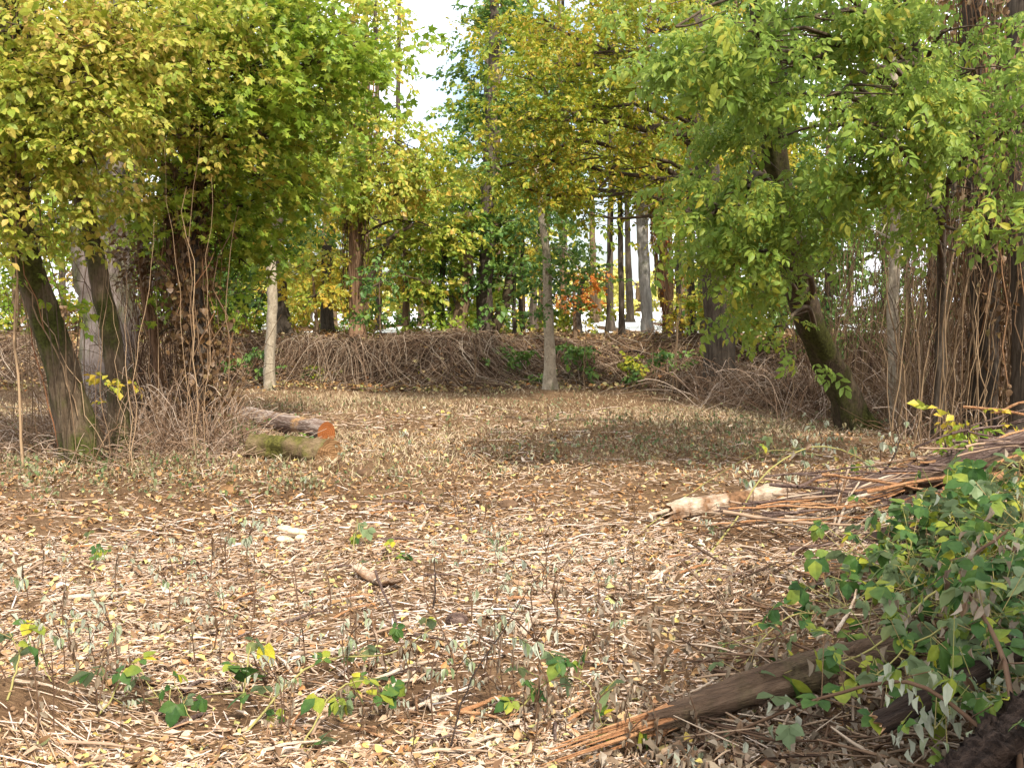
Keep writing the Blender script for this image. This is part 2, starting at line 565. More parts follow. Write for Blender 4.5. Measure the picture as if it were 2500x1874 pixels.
def build_crown(clumps, kind, size, dens, plate=.42, droop=(-.15, .45), keep=False):
    """clumps: (px, py, depth, rx_px, ry_px, weight). -> leaf mesh builder, sub-branch ends"""
    mb = MB(); ends = []
    for cl in clumps:
        px, py, Y, rx, ry = cl[:5]
        w = cl[5] if len(cl) > 5 else 1.0
        if kind == 'far' and 19 < Y < 100 and rx > 34 and not keep and any(((px - g[0]) / g[2]) ** 2 + ((py - g[1]) / g[3]) ** 2 < 1 for g in CLEAR): w *= .22
        c = P(px, py, Y)
        rx, ry = rx * Y / FPX, ry * Y / FPX
        r = np.array([rx, .5 * (rx + ry) * .9, ry])
        n = max(6, int(dens * w * 4 * rx * ry / size ** 2))
        nsub = max(3, n // 8)
        sub = crown_points(c, r, nsub)
        which = rng.integers(0, nsub, n)
        sr = plate * min(1.0, .35 + .5 * min(rx, ry))
        pos = sub[which] + rng.normal(0, 1, (n, 3)) * np.array([sr, sr, sr * .38])
        out = pos - c
        yaw = np.arctan2(-out[:, 0], out[:, 1]) + rng.normal(0, .9, n)
        R = rots(n, droop, (0, .35), yaw)
        tm = rng.integers(0, len(SPR[kind]), n)
        sc = size * rng.uniform(.55, 1.35, n)
        for t in range(len(SPR[kind])):
            k = tm == t
            if k.any(): mb.add(*place(SPR[kind][t], pos[k], R[k], sc[k]))
        ends.append((c, sub))
    return mb, ends


def limbs(mb, trunk, r_trunk, ends, k=5, thin=1.0):
    n = len(trunk)
    for c, sub in ends:
        if trunk[:, 2].max() > c[2]:
            ok = np.where(trunk[:, 2] < c[2] - .1)[0]
        else:
            ok = np.arange(n)
        if len(ok) == 0: ok = np.arange(n // 2)
        dist = np.linalg.norm(trunk[ok] - c, axis=1) + 1.2 * (trunk[ok, 2] < trunk[0, 2] + 1.2)
        a = trunk[ok[np.argmin(dist)]]
        L = np.linalg.norm(c - a)
        mid = (a + c) / 2 + np.array([0, 0, .12 * L]) + rng.normal(0, .06 * L, 3)
        q = smooth_path([a, mid, c], 9) + rng.normal(0, .012 * L, (9, 3)) * np.linspace(0, 1, 9)[:, None]
        rb = min(r_trunk * .55, .012 + .012 * L) * thin
        mb.add(*tubes(q, np.linspace(rb, rb * .3, 9), k))
        m = len(sub)
        s0 = q[rng.integers(3, 9, m)]
        tt = np.linspace(0, 1, 5)[None, :, None]
        pts = s0[:, None] * (1 - tt) + sub[:, None] * tt
        pts = pts + np.sin(tt * pi) * rng.normal(0, .06, (m, 1, 3)) * np.linalg.norm(sub - s0, axis=1)[:, None, None]
        mb.add(*tubes(pts, np.linspace(.011, .003, 5)[None] * thin * np.ones((m, 1)), 4))


def tree(name, label, cat, path, r0, r1, bark, clumps=(), leaf=None, kind='maple', size=.45, dens=4.0, group=None,
         flare=.5, lump=.10, plate=.42, droop=(-.15, .45), vine=None, thin=1.0, extra=None, taper=1.0):
    root = thing(name, label, cat, path[0], group)
    V, F, Fc, q = trunk_mesh(path, r0, r1, flare=flare, lump=lump, taper=taper)
    MB().add(V, F).add(V[Fc].reshape(-1, 3), np.arange(len(Fc) * 3).reshape(-1, 3)).build("trunk", BM[bark], root)
    if clumps:
        mb, ends = build_crown(clumps, kind, size, dens, plate, droop)
        mb.build("crown", LM[leaf], root, smooth=False)
        bmat = BM['twig' if bark in ('dark', 'moss', 'mossdark', 'twig', 'brown', 'vine') else bark]
        for e in ends:
            lb = MB(); limbs(lb, q, r0, [e], thin=thin); lb.build("branch", bmat, root)
        for e in (extra or []):
            pts, a, b = e
            sp = smooth_path(pts, 14); MB().add(*tubes(sp + rng.normal(0, .02, sp.shape), np.linspace(a, b, 14), 7)).build("branch", bmat, root)
    if vine:
        vine(root, q, r0)
    return root


def vine_sheath(n, rad, mat, name="climbing_vine", hang=.0, length=(.25, .7), thick=.006, leaves=0, leafmat_=None):
    """dry creepers running up and hanging round a trunk: part of the tree they grow on"""
    def f(root, q, r0):
        m = len(q)
        st = rng.uniform(0, 1 - length[0], n); ln = rng.uniform(*length, n)
        t = st[:, None] + np.linspace(0, 1, 10)[None] * ln[:, None]
        t = np.clip(t, 0, 1)
        idx = t * (m - 1); i0 = np.floor(idx).astype(int).clip(0, m - 2); f0 = idx - i0
        c = q[i0] * (1 - f0[..., None]) + q[i0 + 1] * f0[..., None]
        a = rng.uniform(0, 2 * pi, n)[:, None] + np.cumsum(rng.normal(0, .22, (n, 10)), 1)
        rr = r0 * 1.02 + np.abs(rng.normal(0, rad, n))[:, None] * (1 + .3 * rng.normal(0, 1, (n, 10)))
        pts = c + np.stack([np.cos(a) * rr, np.sin(a) * rr, -hang * np.linspace(0, 1, 10)[None] ** 2 * np.ones((n, 1))], -1)
        mb = MB().add(*tubes(pts, (rng.uniform(.5, 1.3, n) * thick)[:, None] * np.ones((1, 10)), 4))
        mb.build(name, mat, root)
        if leaves:
            k = rng.integers(0, n, leaves); s = rng.integers(0, 10, leaves)
            lb = MB().add(*place(leaf_oval(.4, .05, .2), pts[k, s] + rng.normal(0, .05, (leaves, 3)), rots(leaves, (-.8, .4), (0, .5)), rng.uniform(.05, .1, leaves)))
            lb.build("vine_leaves", leafmat_, root, smooth=False)
    return f


def tp(*pts):                                   # trunk path from (px, py, depth); the first one is stood on the ground
    out = [P(*p) for p in pts]
    out[0][2] = float(hgt(out[0][0], out[0][1])) - .05
    return out


# --- left cluster
tree("mossy_tree", "thick leaning tree with moss on its left side at the far left edge", "tree",
     tp((205, 1125, 10.3), (165, 950, 10.3), (110, 760, 10.3), (70, 620, 10.2), (35, 420, 10.0), (15, 150, 9.8), (0, -150, 9.6)), .185, .10, 'moss',
     [(70, 60, 9.2, 190, 120), (200, 200, 9.0, 160, 130), (60, 290, 9.0, 150, 130), (220, 360, 9.2, 120, 90), (80, 470, 9.2, 110, 90), (300, 60, 9.6, 170, 100),
      (110, 580, 9.6, 70, 50, .9), (-150, 300, 9.2, 200, 300, .8), (0, -200, 9.2, 400, 130, .6)], 'gold_near', 'pinnate_wide', .235, 6.4, vine=vine_sheath(16, .03, BM['redvine'], thick=.007))
tree("slender_tree", "slim tree with smooth brown bark leaning left behind the mossy tree", "tree",
     tp((300, 1110, 11.0), (285, 950, 11.0), (262, 800, 11.0), (240, 680, 11.0), (205, 540, 11.0), (175, 380, 10.9), (140, 100, 10.8)), .125, .07, 'moss',
     [(420, 60, 10.5, 190, 110), (350, 200, 10.3, 130, 110), (420, 330, 10.5, 120, 100), (320, 430, 11, 100, 70, .8)], 'gold_near', 'pinnate_wide', .235, 5.6)
tree("pale_giant_tree", "very wide pale grey trunk standing behind the slim brown tree", "tree",
     tp((275, 965, 14.6), (268, 800, 14.6), (258, 600, 14.6), (250, 380, 14.6), (245, -100, 14.5)), .40, .32, 'giant',
     [(150, 300, 15, 260, 260, .9), (380, 150, 15, 200, 200, .9), (60, 560, 15.5, 200, 120, .7), (380, 520, 15.5, 150, 130, .8)], 'maple_green', 'maple', .30, 5.0, flare=.25)
tree("vine_wrapped_tree", "dead looking tree wrapped in a thick mass of brown vines beside the cut log", "tree",
     tp((495, 1085, 11.6), (480, 960, 11.6), (468, 800, 11.6), (455, 640, 11.6), (450, 450, 11.6), (460, 200, 11.6), (470, -100, 11.5)), .12, .09, 'dark',
     [(470, 110, 11, 230, 140), (640, 60, 11.3, 200, 110), (520, 260, 11, 220, 110), (720, 190, 11.6, 190, 120), (560, 400, 11.6, 190, 90), (440, 470, 11.4, 120, 90, .8),
      (690, 340, 12, 170, 100, .9), (540, 560, 12, 110, 110), (470, 700, 12.2, 60, 90, .7), (850, 90, 12, 130, 90, .9), (800, 250, 12.3, 120, 90, 1), (880, 170, 12.4, 70, 50, .7), (620, 500, 12.4, 130, 80, .9), (740, 440, 12.6, 120, 80, .8), (600, 640, 12.6, 60, 60, .7), (420, 560, 12.2, 90, 80), (560, -130, 11.3, 420, 100, .6)],
     'maple_green', 'maple', .265, 6.6, vine=vine_sheath(90, .14, BM['vinemix'], hang=.1, thick=.005, leaves=2600, leafmat_=LM['brown']),
     extra=[([P(455, 300, 11.6), P(700, 180, 11.5), P(900, 100, 11.6)], .05, .015), ([P(455, 420, 11.6), P(620, 330, 11.5), P(760, 370, 11.8)], .035, .01)])
tree("brown_vine_tree", "narrow leaning stem smothered in dead brown leaves left of the vine wrapped tree", "tree",
     tp((395, 1070, 12.4), (385, 900, 12.4), (350, 700, 12.3), (335, 500, 12.2), (325, 200, 12.1)), .05, .035, 'vine',
     [(420, 640, 12.4, 80, 110, 1.1), (350, 560, 12.3, 70, 90, .9), (450, 800, 12.5, 50, 80, .7)], 'brown', 'fine', .3, 5.5, vine=vine_sheath(24, .07, BM['vinemix']))

# --- left middle distance
tree("pale_trunk_tree", "tree with a straight pale speckled trunk on the left below the bank", "tree",
     tp((658, 935, 19.0), (660, 860, 19.0), (668, 740, 19.0), (664, 640, 19.0), (660, 540, 19.0), (655, 300, 19.0), (650, 0, 19)), .105, .075, 'pale',
     [(670, 480, 19, 140, 70), (600, 560, 19.4, 60, 60, .8), (720, 400, 19, 110, 90), (600, 380, 19.2, 110, 90), (680, 260, 19, 140, 110)], 'maple_green', 'far', 0.36, 5.7, flare=.45, lump=.12)
tree("dark_trunk_tree", "dark thick trunk half hidden just right of the pale speckled trunk", "tree",
     tp((692, 848, 23.0), (690, 740, 23), (686, 560, 23), (680, 250, 23)), .20, .13, 'dark',
     [(600, 620, 24, 110, 90), (560, 720, 24, 90, 60, .8), (740, 560, 24, 70, 60, .8), (620, 500, 24.5, 120, 60), (480, 660, 24.5, 110, 110, .8)], 'dark_green', 'far', 0.40, 5.1)
tree("golden_sapling", "young tree with bright yellow leaves low on the bank left of centre", "tree",
     tp((775, 850, 22.2), (772, 780, 22.2), (765, 660, 22.2)), .05, .02, 'brown',
     [(770, 720, 22, 70, 80), (720, 640, 22, 60, 50, .8), (820, 640, 22.4, 60, 50, .8)], 'yellow', 'far', 0.33, 4.1)
tree("dark_stump_tree", "short dark trunk with yellow foliage between the pale trunk and the vine hung tree", "tree",
     tp((802, 850, 24.5), (800, 760, 24.5), (798, 600, 24.5)), .16, .11, 'dark',
     [(800, 640, 25, 80, 60), (780, 560, 25, 100, 60)], 'yellow', 'far', 0.40, 3.5)
tree("vine_hung_tree", "tall tree left of centre with hanging brown vines and a big limb reaching right", "tree",
     tp((872, 845, 22.0), (872, 720, 22), (868, 560, 22), (876, 420, 22), (885, 300, 22), (890, 150, 22)), .16, .08, 'vine',
     [(860, 320, 22, 100, 90), (800, 270, 21.5, 90, 80), (780, 380, 21, 90, 80), (910, 420, 21.3, 110, 70), (1010, 360, 21.6, 80, 60), (960, 370, 22, 100, 90), (1050, 470, 22.2, 90, 70), (820, 430, 21.6, 100, 80), (960, 480, 22, 110, 60), (1080, 560, 22.4, 80, 60),
      (780, 500, 21.6, 80, 60), (1000, 620, 22.5, 80, 60), (1060, 400, 22.3, 60, 60), (900, 250, 22, 60, 50, .7), (1040, 690, 22.5, 60, 60, .7), (860, 200, 22, 50, 60, .5)],
     'amber', 'far', 0.36, 4.5, vine=vine_sheath(70, .12, BM['vinemix'], hang=.25, length=(.3, .8), thick=.008, leaves=700, leafmat_=LM['olive']),
     extra=[([P(880, 740, 22), P(920, 640, 22), P(960, 580, 22), P(1010, 545, 22)], .10, .035)])
tree("fern_like_sapling", "small sapling with feathery green leaves in front of the vine hung tree", "tree",
     tp((925, 905, 20.3), (928, 820, 20.3), (925, 690, 20.3)), .022, .01, 'brown', [(925, 720, 20.3, 50, 60), (900, 770, 20.2, 35, 40, .7), (950, 660, 20.4, 40, 40, .7)], 'dark_green', 'far', 0.28, 4.1)
tree("thin_amber_tree", "thin straight tree with amber leaves between the vine hung tree and dark twin trunks", "tree",
     tp((992, 845, 23.5), (990, 720, 23.5), (988, 560, 23.5)), .075, .05, 'brown',
     [(985, 700, 24, 50, 60), (1010, 620, 24, 60, 50), (960, 640, 24, 50, 50)], 'yellow', 'far', 0.33, 4.1)

# --- centre
tree("forked_dark_tree", "dark twin trunked tree on the bank at centre with tall deep green crown", "tree",
     tp((1190, 838, 23.5), (1185, 740, 23.5), (1195, 640, 23.5), (1200, 450, 23.5), (1215, 150, 23.5), (1220, -150, 23.5)), .21, .10, 'dark',
     [(1210, 60, 24, 90, 80), (1180, 180, 24, 80, 80), (1250, 260, 24, 90, 80), (1170, 330, 24, 70, 80), (1190, 450, 23.5, 90, 80), (1250, 540, 23.5, 90, 70),
      (1170, 580, 23.5, 80, 60), (1270, 660, 23.2, 70, 60), (1180, 680, 23.5, 70, 50), (1300, 420, 24, 90, 90), (1230, 760, 23.2, 50, 40, .7), (1240, -100, 24, 100, 90, .6)],
     'dark_green', 'far', 0.38, 5.4, extra=[([P(1195, 830, 23.4), P(1225, 760, 23.4), P(1245, 690, 23.4), P(1250, 600, 23.5)], .16, .08)])
tree("leaning_dark_tree", "dark furrowed trunk leaning right with green crown left of the twin trunks", "tree",
     tp((1108, 840, 23.2), (1125, 760, 23.2), (1138, 660, 23.2), (1140, 520, 23.2)), .19, .12, 'brown',
     [(1090, 600, 23.2, 80, 60), (1060, 720, 23, 60, 60), (1120, 520, 23.4, 80, 60), (1030, 560, 23, 70, 60), (1085, 790, 23, 30, 30, .6)], 'maple_green', 'far', 0.36, 5.1)
tree("young_dark_tree", "slim dark stem hugging the left side of the leaning furrowed trunk", "tree",
     tp((1075, 840, 23.6), (1076, 740, 23.6), (1080, 600, 23.6)), .09, .06, 'dark', [(1050, 640, 23.8, 50, 60), (1075, 700, 23.8, 40, 50)], 'dark_green', 'far', 0.33, 3.5)
tree("sunlit_pole_tree", "tree with a pale smooth lower trunk standing alone before the centre of the bank", "tree",
     tp((1343, 945, 18.3), (1342, 850, 18.3), (1338, 740, 18.3), (1336, 640, 18.3), (1322, 540, 18.3), (1310, 430, 18.3), (1296, 330, 18.3)), .105, .035, 'pale',
     [(1335, 660, 18.2, 55, 70), (1385, 600, 18.4, 70, 60), (1310, 570, 18.2, 60, 50), (1350, 730, 18.1, 40, 40), (1420, 660, 18.6, 50, 40, .8), (1330, 480, 18.3, 60, 50, .7)],
     'dark_green', 'far', 0.30, 4.9, flare=.5, lump=.12)
tree("orange_sapling", "small sapling with rusty orange leaves right of the pale smooth trunk", "tree",
     tp((1405, 830, 21.8), (1402, 760, 21.8), (1400, 690, 21.8)), .04, .02, 'brown', [(1400, 690, 21.6, 55, 45), (1420, 745, 21.6, 40, 35, .8), (1380, 740, 21.6, 30, 30, .7)], 'orange', 'far', 0.28, 4.3)
tree("shaggy_ivy_tree", "short trunk under a dark drooping ivy head right of the orange sapling", "tree",
     tp((1412, 835, 23.2), (1413, 760, 23.2), (1425, 680, 23.2)), .09, .06, 'dark', [(1435, 700, 23.2, 35, 55), (1420, 780, 23.2, 30, 45, .7)], 'olive', 'far', 0.26, 5.4)
for lab, px, Y, r, top in (("left one of two thin dark stems left of the pale smooth trunk", 1258, 23.6, .055, 560), ("right one of two thin dark stems left of the pale smooth trunk", 1276, 23.8, .06, 520)):
    tree("thin_tree", lab, "tree", tp((px, 838, Y), (px - 4, 740, Y), (px + 3, top, Y)), r, r * .6, 'dark', [(px, top + 60, Y, 45, 60), (px + 20, top + 150, Y, 35, 40, .7)], 'yellow', 'far', 0.33, 3.0, "thin dark stems by the centre")

# --- right middle distance
tree("bare_thin_tree", "thinnest crooked dark trunk in the bright gap", "tree",
     tp((1478, 835, 22.5), (1486, 760, 22.5), (1482, 680, 22.5), (1492, 580, 22.5), (1500, 420, 22.5)), .045, .03, 'dark', [(1500, 560, 22.5, 70, 40, .6), (1480, 480, 22.5, 80, 40, .7)], 'olive', 'far', 0.33, 3.2)
tree("straight_thin_tree", "straight dark trunk left of the stout grey one in the bright gap", "tree",
     tp((1519, 838, 22.3), (1520, 740, 22.3), (1518, 560, 22.3), (1515, 380, 22.3)), .07, .05, 'dark', [(1530, 520, 22.3, 80, 40, .7), (1500, 430, 22.3, 90, 60)], 'amber', 'far', 0.33, 3.5)
tree("stout_grey_tree", "stout smooth grey trunk standing in the bright gap right of centre", "tree",
     tp((1583, 830, 22.0), (1580, 760, 22), (1572, 660, 22), (1566, 540, 22), (1560, 360, 22), (1556, 150, 22)), .14, .10, 'grey',
     [(1580, 540, 21.8, 60, 60, .8), (1540, 450, 21.8, 90, 60), (1600, 420, 22, 90, 70), (1560, 330, 22, 120, 80), (1480, 360, 22, 90, 80)], 'olive', 'far', 0.33, 4.6, flare=.25)
tree("creeper_clad_tree", "reddish trunk wrapped in creepers right of the stout grey one", "tree",
     tp((1632, 830, 22.4), (1630, 740, 22.4), (1620, 620, 22.4), (1612, 500, 22.4), (1600, 300, 22.4)), .12, .09, 'vine',
     [(1640, 520, 22.4, 60, 40, .6), (1660, 440, 22.4, 90, 60)], 'amber', 'far', 0.33, 3.2, vine=vine_sheath(90, .07, BM['redvine'], thick=.010, leaves=160, leafmat_=LM['orange']),
     extra=[([P(1640, 790, 22.4), P(1660, 700, 22.4), P(1656, 600, 22.4), P(1650, 480, 22.4)], .05, .03)])
tree("thin_hooked_tree", "thin dark trunk between the creeper clad and the yellow leafed trunks", "tree",
     tp((1664, 838, 21.6), (1657, 740, 21.6), (1650, 640, 21.6), (1654, 500, 21.6)), .05, .035, 'dark', [(1680, 480, 21.6, 70, 50, .7)], 'olive', 'far', 0.33, 3.0)
tree("yellow_leafed_tree", "dark upright trunk with a curtain of yellow leaves beside the leafy green crown", "tree",
     tp((1692, 835, 20.8), (1688, 720, 20.8), (1686, 560, 20.8), (1690, 350, 20.8)), .09, .07, 'dark',
     [(1690, 720, 20.6, 40, 80), (1670, 790, 20.6, 40, 35), (1705, 620, 20.6, 40, 60, .8), (1720, 520, 20.7, 60, 60)], 'yellow', 'far', 0.28, 4.1)
tree("great_spreading_tree", "large dark tree right of centre whose long limbs spread left over the clearing", "tree",
     tp((1760, 850, 17.4), (1752, 740, 17.3), (1742, 620, 17.2), (1732, 500, 17.1), (1728, 400, 17), (1722, 250, 17), (1712, 0, 17), (1705, -200, 17)), .27, .14, 'dark',
     [(1310, 200, 14.5, 150, 80), (1440, 130, 14.5, 170, 110), (1260, 290, 14.7, 130, 60), (1400, 270, 14.5, 160, 70), (1560, 230, 14.8, 160, 100), (1300, 390, 15, 150, 60),
      (1450, 380, 15, 150, 60), (1230, 400, 15, 90, 60), (1350, 480, 15, 110, 50, .9), (1270, 470, 15, 90, 50), (1600, 80, 14.5, 170, 110), (1580, 440, 15.5, 110, 50, .6),
      (1250, 90, 15.5, 110, 70, .8), (1440, 530, 15.2, 70, 35, .6), (1680, 470, 16, 70, 60, .7), (1720, 300, 15.5, 130, 110), (1560, -130, 14.5, 350, 110, .6), (1330, 50, 15, 120, 60, .7), (1660, 560, 16, 60, 60, .7)],
     'olive', 'fine', .29, 6.4, plate=.5,
     extra=[([P(1728, 385, 17), P(1690, 330, 16.5), P(1600, 325, 15.8), P(1480, 295, 15), P(1330, 300, 14.6)], .10, .02),
            ([P(1728, 360, 17), P(1640, 300, 16), P(1560, 350, 15.3), P(1480, 430, 15), P(1420, 540, 15)], .06, .008),
            ([P(1726, 420, 17), P(1690, 430, 16.4), P(1640, 480, 15.6), P(1540, 520, 15.2)], .035, .006),
            ([P(1722, 250, 17), P(1600, 180, 16), P(1450, 120, 15)], .07, .015)])

# --- right side
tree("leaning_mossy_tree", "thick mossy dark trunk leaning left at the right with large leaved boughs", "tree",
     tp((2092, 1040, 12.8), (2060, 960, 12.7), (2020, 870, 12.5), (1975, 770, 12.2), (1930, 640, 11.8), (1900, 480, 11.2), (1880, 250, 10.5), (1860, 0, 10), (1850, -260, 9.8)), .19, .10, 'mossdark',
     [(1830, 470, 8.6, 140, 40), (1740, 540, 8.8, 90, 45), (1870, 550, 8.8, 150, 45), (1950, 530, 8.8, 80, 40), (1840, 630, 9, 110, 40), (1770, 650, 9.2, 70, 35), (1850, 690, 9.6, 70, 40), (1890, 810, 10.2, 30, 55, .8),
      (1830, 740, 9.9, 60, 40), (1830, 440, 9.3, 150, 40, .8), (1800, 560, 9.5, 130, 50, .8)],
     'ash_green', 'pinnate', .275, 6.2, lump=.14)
tree("broad_leaved_tree", "near tree whose wide light green boughs fill the upper right", "tree",
     tp((2290, 1045, 11.6), (2292, 900, 11.5), (2298, 700, 11.2), (2290, 420, 10.4), (2240, 150, 9.6), (2200, -100, 9.2)),   .06, .04, 'dark',
     [(1650, 40, 8.0, 130, 60), (1780, 90, 8.0, 150, 90), (1900, 160, 8.0, 170, 70), (1800, 170, 8.2, 120, 50), (2040, 230, 8.0, 150, 70), (2130, 310, 8.2, 160, 70), (2230, 400, 8.3, 110, 70),
      (2080, 400, 8.6, 130, 60), (2270, 240, 8.3, 130, 60), (2380, 180, 8.2, 120, 70), (2340, 480, 8.4, 100, 40, .8), (2420, 560, 8.6, 70, 35, .8), (2150, 500, 9, 110, 50, .7),
      (2330, 60, 8.4, 120, 60), (2120, 90, 8.8, 150, 70, .7), (1980, 40, 8.4, 130, 60), (2450, 330, 8.4, 80, 80), (1740, 260, 9, 120, 60, .8), (1900, 330, 9.2, 140, 60, .8), (2000, 480, 9.6, 110, 50, .7),
      (2300, 540, 8.6, 60, 25, .8), (2050, -130, 8.2, 480, 110, .6), (2650, 250, 8.4, 130, 300, .6)],
     'ash_green', 'pinnate', .275, 5.8, extra=[([P(2240, 150, 9.6), P(2050, 170, 8.9), P(1850, 90, 8.3)], .05, .012), ([P(2292, 420, 10.4), P(2150, 330, 9.2), P(2000, 230, 8.4)], .045, .012)])
tree("pale_slim_tree", "slim pale straight trunk rising among the canes on the right", "tree",
     tp((2186, 1020, 13.4), (2184, 900, 13.4), (2178, 720, 13.4), (2180, 560, 13.4), (2176, 300, 13.3), (2170, 0, 13.2)), .088, .06, 'pale',
     [(2180, 420, 13.6, 130, 70), (2120, 560, 14, 110, 60, .8), (2230, 300, 14, 140, 90), (2080, 250, 14, 140, 100), (2180, 120, 14, 180, 100)], 'maple_green', 'fine', .36, 4.0, flare=.2)
tree("dark_vine_tree", "big dark trunk covered in hanging brown vines at the right edge", "tree",
     tp((2400, 1015, 11.8), (2396, 850, 11.8), (2385, 600, 11.8), (2372, 350, 11.8), (2360, 50, 11.8), (2355, -200, 11.8)), .17, .12, 'dark',
     [(2440, 90, 12.4, 90, 110, .8), (2480, 420, 12.6, 90, 110, .6), (2300, 150, 12.6, 110, 110, .7)], 'dark_green', 'fine', .42, 3.0,
     vine=vine_sheath(90, .20, BM['vinemix'], hang=.2, length=(.3, .8), thick=.006, leaves=1200, leafmat_=LM['brown']))
tree("shadowed_tree", "dark brown trunk mass cut off by the right edge of the view", "tree",
     tp((2520, 1000, 11.0), (2515, 700, 11), (2510, 300, 11), (2505, -150, 11)), .20, .16, 'dark',
     [(2560, 250, 11.6, 110, 200, .7), (2540, 600, 11.8, 70, 140, .5)], 'brown', 'fine', .42, 3.0, vine=vine_sheath(80, .20, BM['vinemix'], hang=.2, length=(.3, .8), thick=.006, leaves=700, leafmat_=LM['brown']))
for lab, px, Y, cl, lf in (
        ("dark green bushy tree behind the canes left of the slim pale trunk", 2020, 17.5, [(2000, 640, 17.5, 130, 100), (2060, 780, 17.5, 130, 90), (1940, 520, 18, 130, 100), (2080, 500, 18, 120, 100)], 'dark_green'),
        ("dark green bushy tree behind the canes right of the slim pale trunk", 2270, 17.0, [(2260, 780, 17, 120, 110), (2330, 640, 17.5, 100, 100), (2240, 560, 17.5, 90, 70, .8), (2380, 850, 17, 110, 80)], 'dark_green'),
        ("shaded bushy tree behind the vine covered trunk at the right edge", 2480, 16.5, [(2460, 640, 16.5, 110, 120), (2560, 800, 16.5, 120, 120), (2450, 860, 16.5, 110, 80), (2500, 400, 17, 120, 140)], 'dark_green'),
        ("olive bushy tree behind the leaning mossy trunk", 1880, 20.0, [(1850, 640, 20, 100, 90), (1900, 760, 19.5, 100, 80), (1800, 760, 20, 80, 60), (1840, 500, 20, 130, 100), (1800, 380, 20, 140, 100)], 'olive')):
    tree("bushy_tree", lab, "tree", tp((px, 900, Y), (px + 5, 700, Y), (px - 5, 400, Y)), .09, .05, 'dark', cl, lf, 'far', 0.33, 4.3, "bushy trees behind the canes")

# --- unseen tree added behind the viewer to shade the bottom right corner
tree("added_shade_tree", "added maple out of view behind the viewer, there to shade the bramble corner", "tree", [np.array([5.6, -1.6, -.05]), np.array([5.4, -1.5, 2.5]), np.array([5.0, -1.3, 5.0])], .16, .1, 'brown')
def shade_crown():
    root = [o for o in bpy.data.objects if o.name.startswith("added_shade_tree")][0]
    mb = MB()
    for c, r, n in (((4.4, -1.0, 5.0), (1.1, .9, .6), 260), ((5.2, -.3, 4.9), (1.1, .9, .5), 340), ((3.8, -.3, 5.0), (.95, .75, .4), 420)):
        p = crown_points(np.array(c), np.array(r), n)
        tm = rng.integers(0, 5, n); R = rots(n, (-.15, .45), (0, .35))
        for t in range(5):
            mb.add(*place(SPR['maple'][t], p[tm == t], R[tm == t], .36))
    mb.build("crown", LM['maple_green'], root, smooth=False)
shade_crown()

# --- far trees beyond the bank
far = [
    ("green tree behind the vine wrapped trunk", 420, 27, [(420, 640, 27, 110, 110), (350, 760, 27, 90, 80), (480, 780, 27, 90, 60)], 'maple_green', "woodland tree"),
    ("shady tree far behind the slim brown tree", 300, 24, [(300, 640, 24, 120, 130), (200, 800, 24, 120, 80), (330, 830, 24, 120, 60)], 'brown', "woodland tree"),
    ("bright green tree far behind the mossy tree", 40, 26, [(30, 740, 26, 110, 90), (80, 620, 26, 120, 80), (-60, 820, 26, 140, 70), (120, 860, 26, 110, 50)], 'maple_green', "woodland tree"),
    ("golden tree beyond the bank left of the pale speckled trunk", 560, 34, [(560, 700, 34, 90, 80), (540, 790, 34, 90, 45), (600, 610, 34, 90, 70)], 'yellow', "woodland tree"),
    ("golden green tree beyond the bank right of the pale speckled trunk", 740, 36, [(740, 660, 36, 80, 80), (730, 770, 36, 80, 50), (760, 560, 36, 90, 70)], 'yellow', "woodland tree"),
    ("green tree beyond the bank behind the vine hung tree", 900, 38, [(900, 640, 38, 90, 80), (860, 740, 38, 70, 50, .8), (950, 730, 38, 60, 50, .8), (880, 540, 38, 100, 70)], 'amber', "woodland tree"),
    ("green tree beyond the bank behind the leaning dark trunk", 1030, 36, [(1030, 640, 36, 80, 90), (1060, 760, 36, 60, 50, .8), (1010, 520, 36, 90, 80)], 'maple_green', "woodland tree"),
    ("tree beyond the bank behind the sunlit pale trunk", 1320, 40, [(1310, 640, 40, 70, 70, .9), (1290, 760, 40, 60, 40, .7), (1380, 780, 40, 50, 30, .6), (1330, 540, 40, 70, 60)], 'amber', "woodland tree"),
    ("tall tree high in the middle right of the sky gap", 1330, 34, [(1330, 80, 34, 120, 100), (1420, 180, 34, 110, 100), (1380, 320, 34, 110, 100)], 'maple_green', "woodland tree"),
    ("tall tree high in the middle left of the sky gap", 790, 30, [(780, 160, 30, 90, 90), (740, 300, 30, 110, 100), (900, 90, 30, 60, 50, .5), (960, 160, 30, 40, 60, .4), (970, 260, 30, 60, 40, .4)], 'amber', "woodland tree"),
    ("hazy tree seen low between the thin trunks in the bright gap", 1460, 46, [(1450, 690, 46, 40, 50, .6), (1480, 760, 46, 40, 25, .5)], 'olive', "woodland tree"),
    ("tall pale leaved tree behind the creeper clad trunk", 1660, 38, [(1640, 400, 38, 110, 80, .7), (1700, 520, 38, 60, 60, .6), (1580, 330, 38, 100, 80, .8)], 'olive', "woodland tree"),
    ("dense tree behind the great dark spreading tree", 1780, 30, [(1780, 720, 30, 60, 90), (1780, 560, 30, 70, 90), (1760, 420, 30, 80, 90)], 'dark_green', "woodland tree"),
]
for lab, px, Y, cl, lf, cat in far:
    top = min(c[1] for c in cl)
    tree("woodland_tree", lab, "tree", tp((px, 830, Y), (px + 3, (830 + top) / 2, Y), (px - 3, top, Y)), .004 * Y, .0022 * Y, 'brown', cl, lf, 'far', .015 * Y, 4.4, "trees of the woodland beyond", thin=1.6)
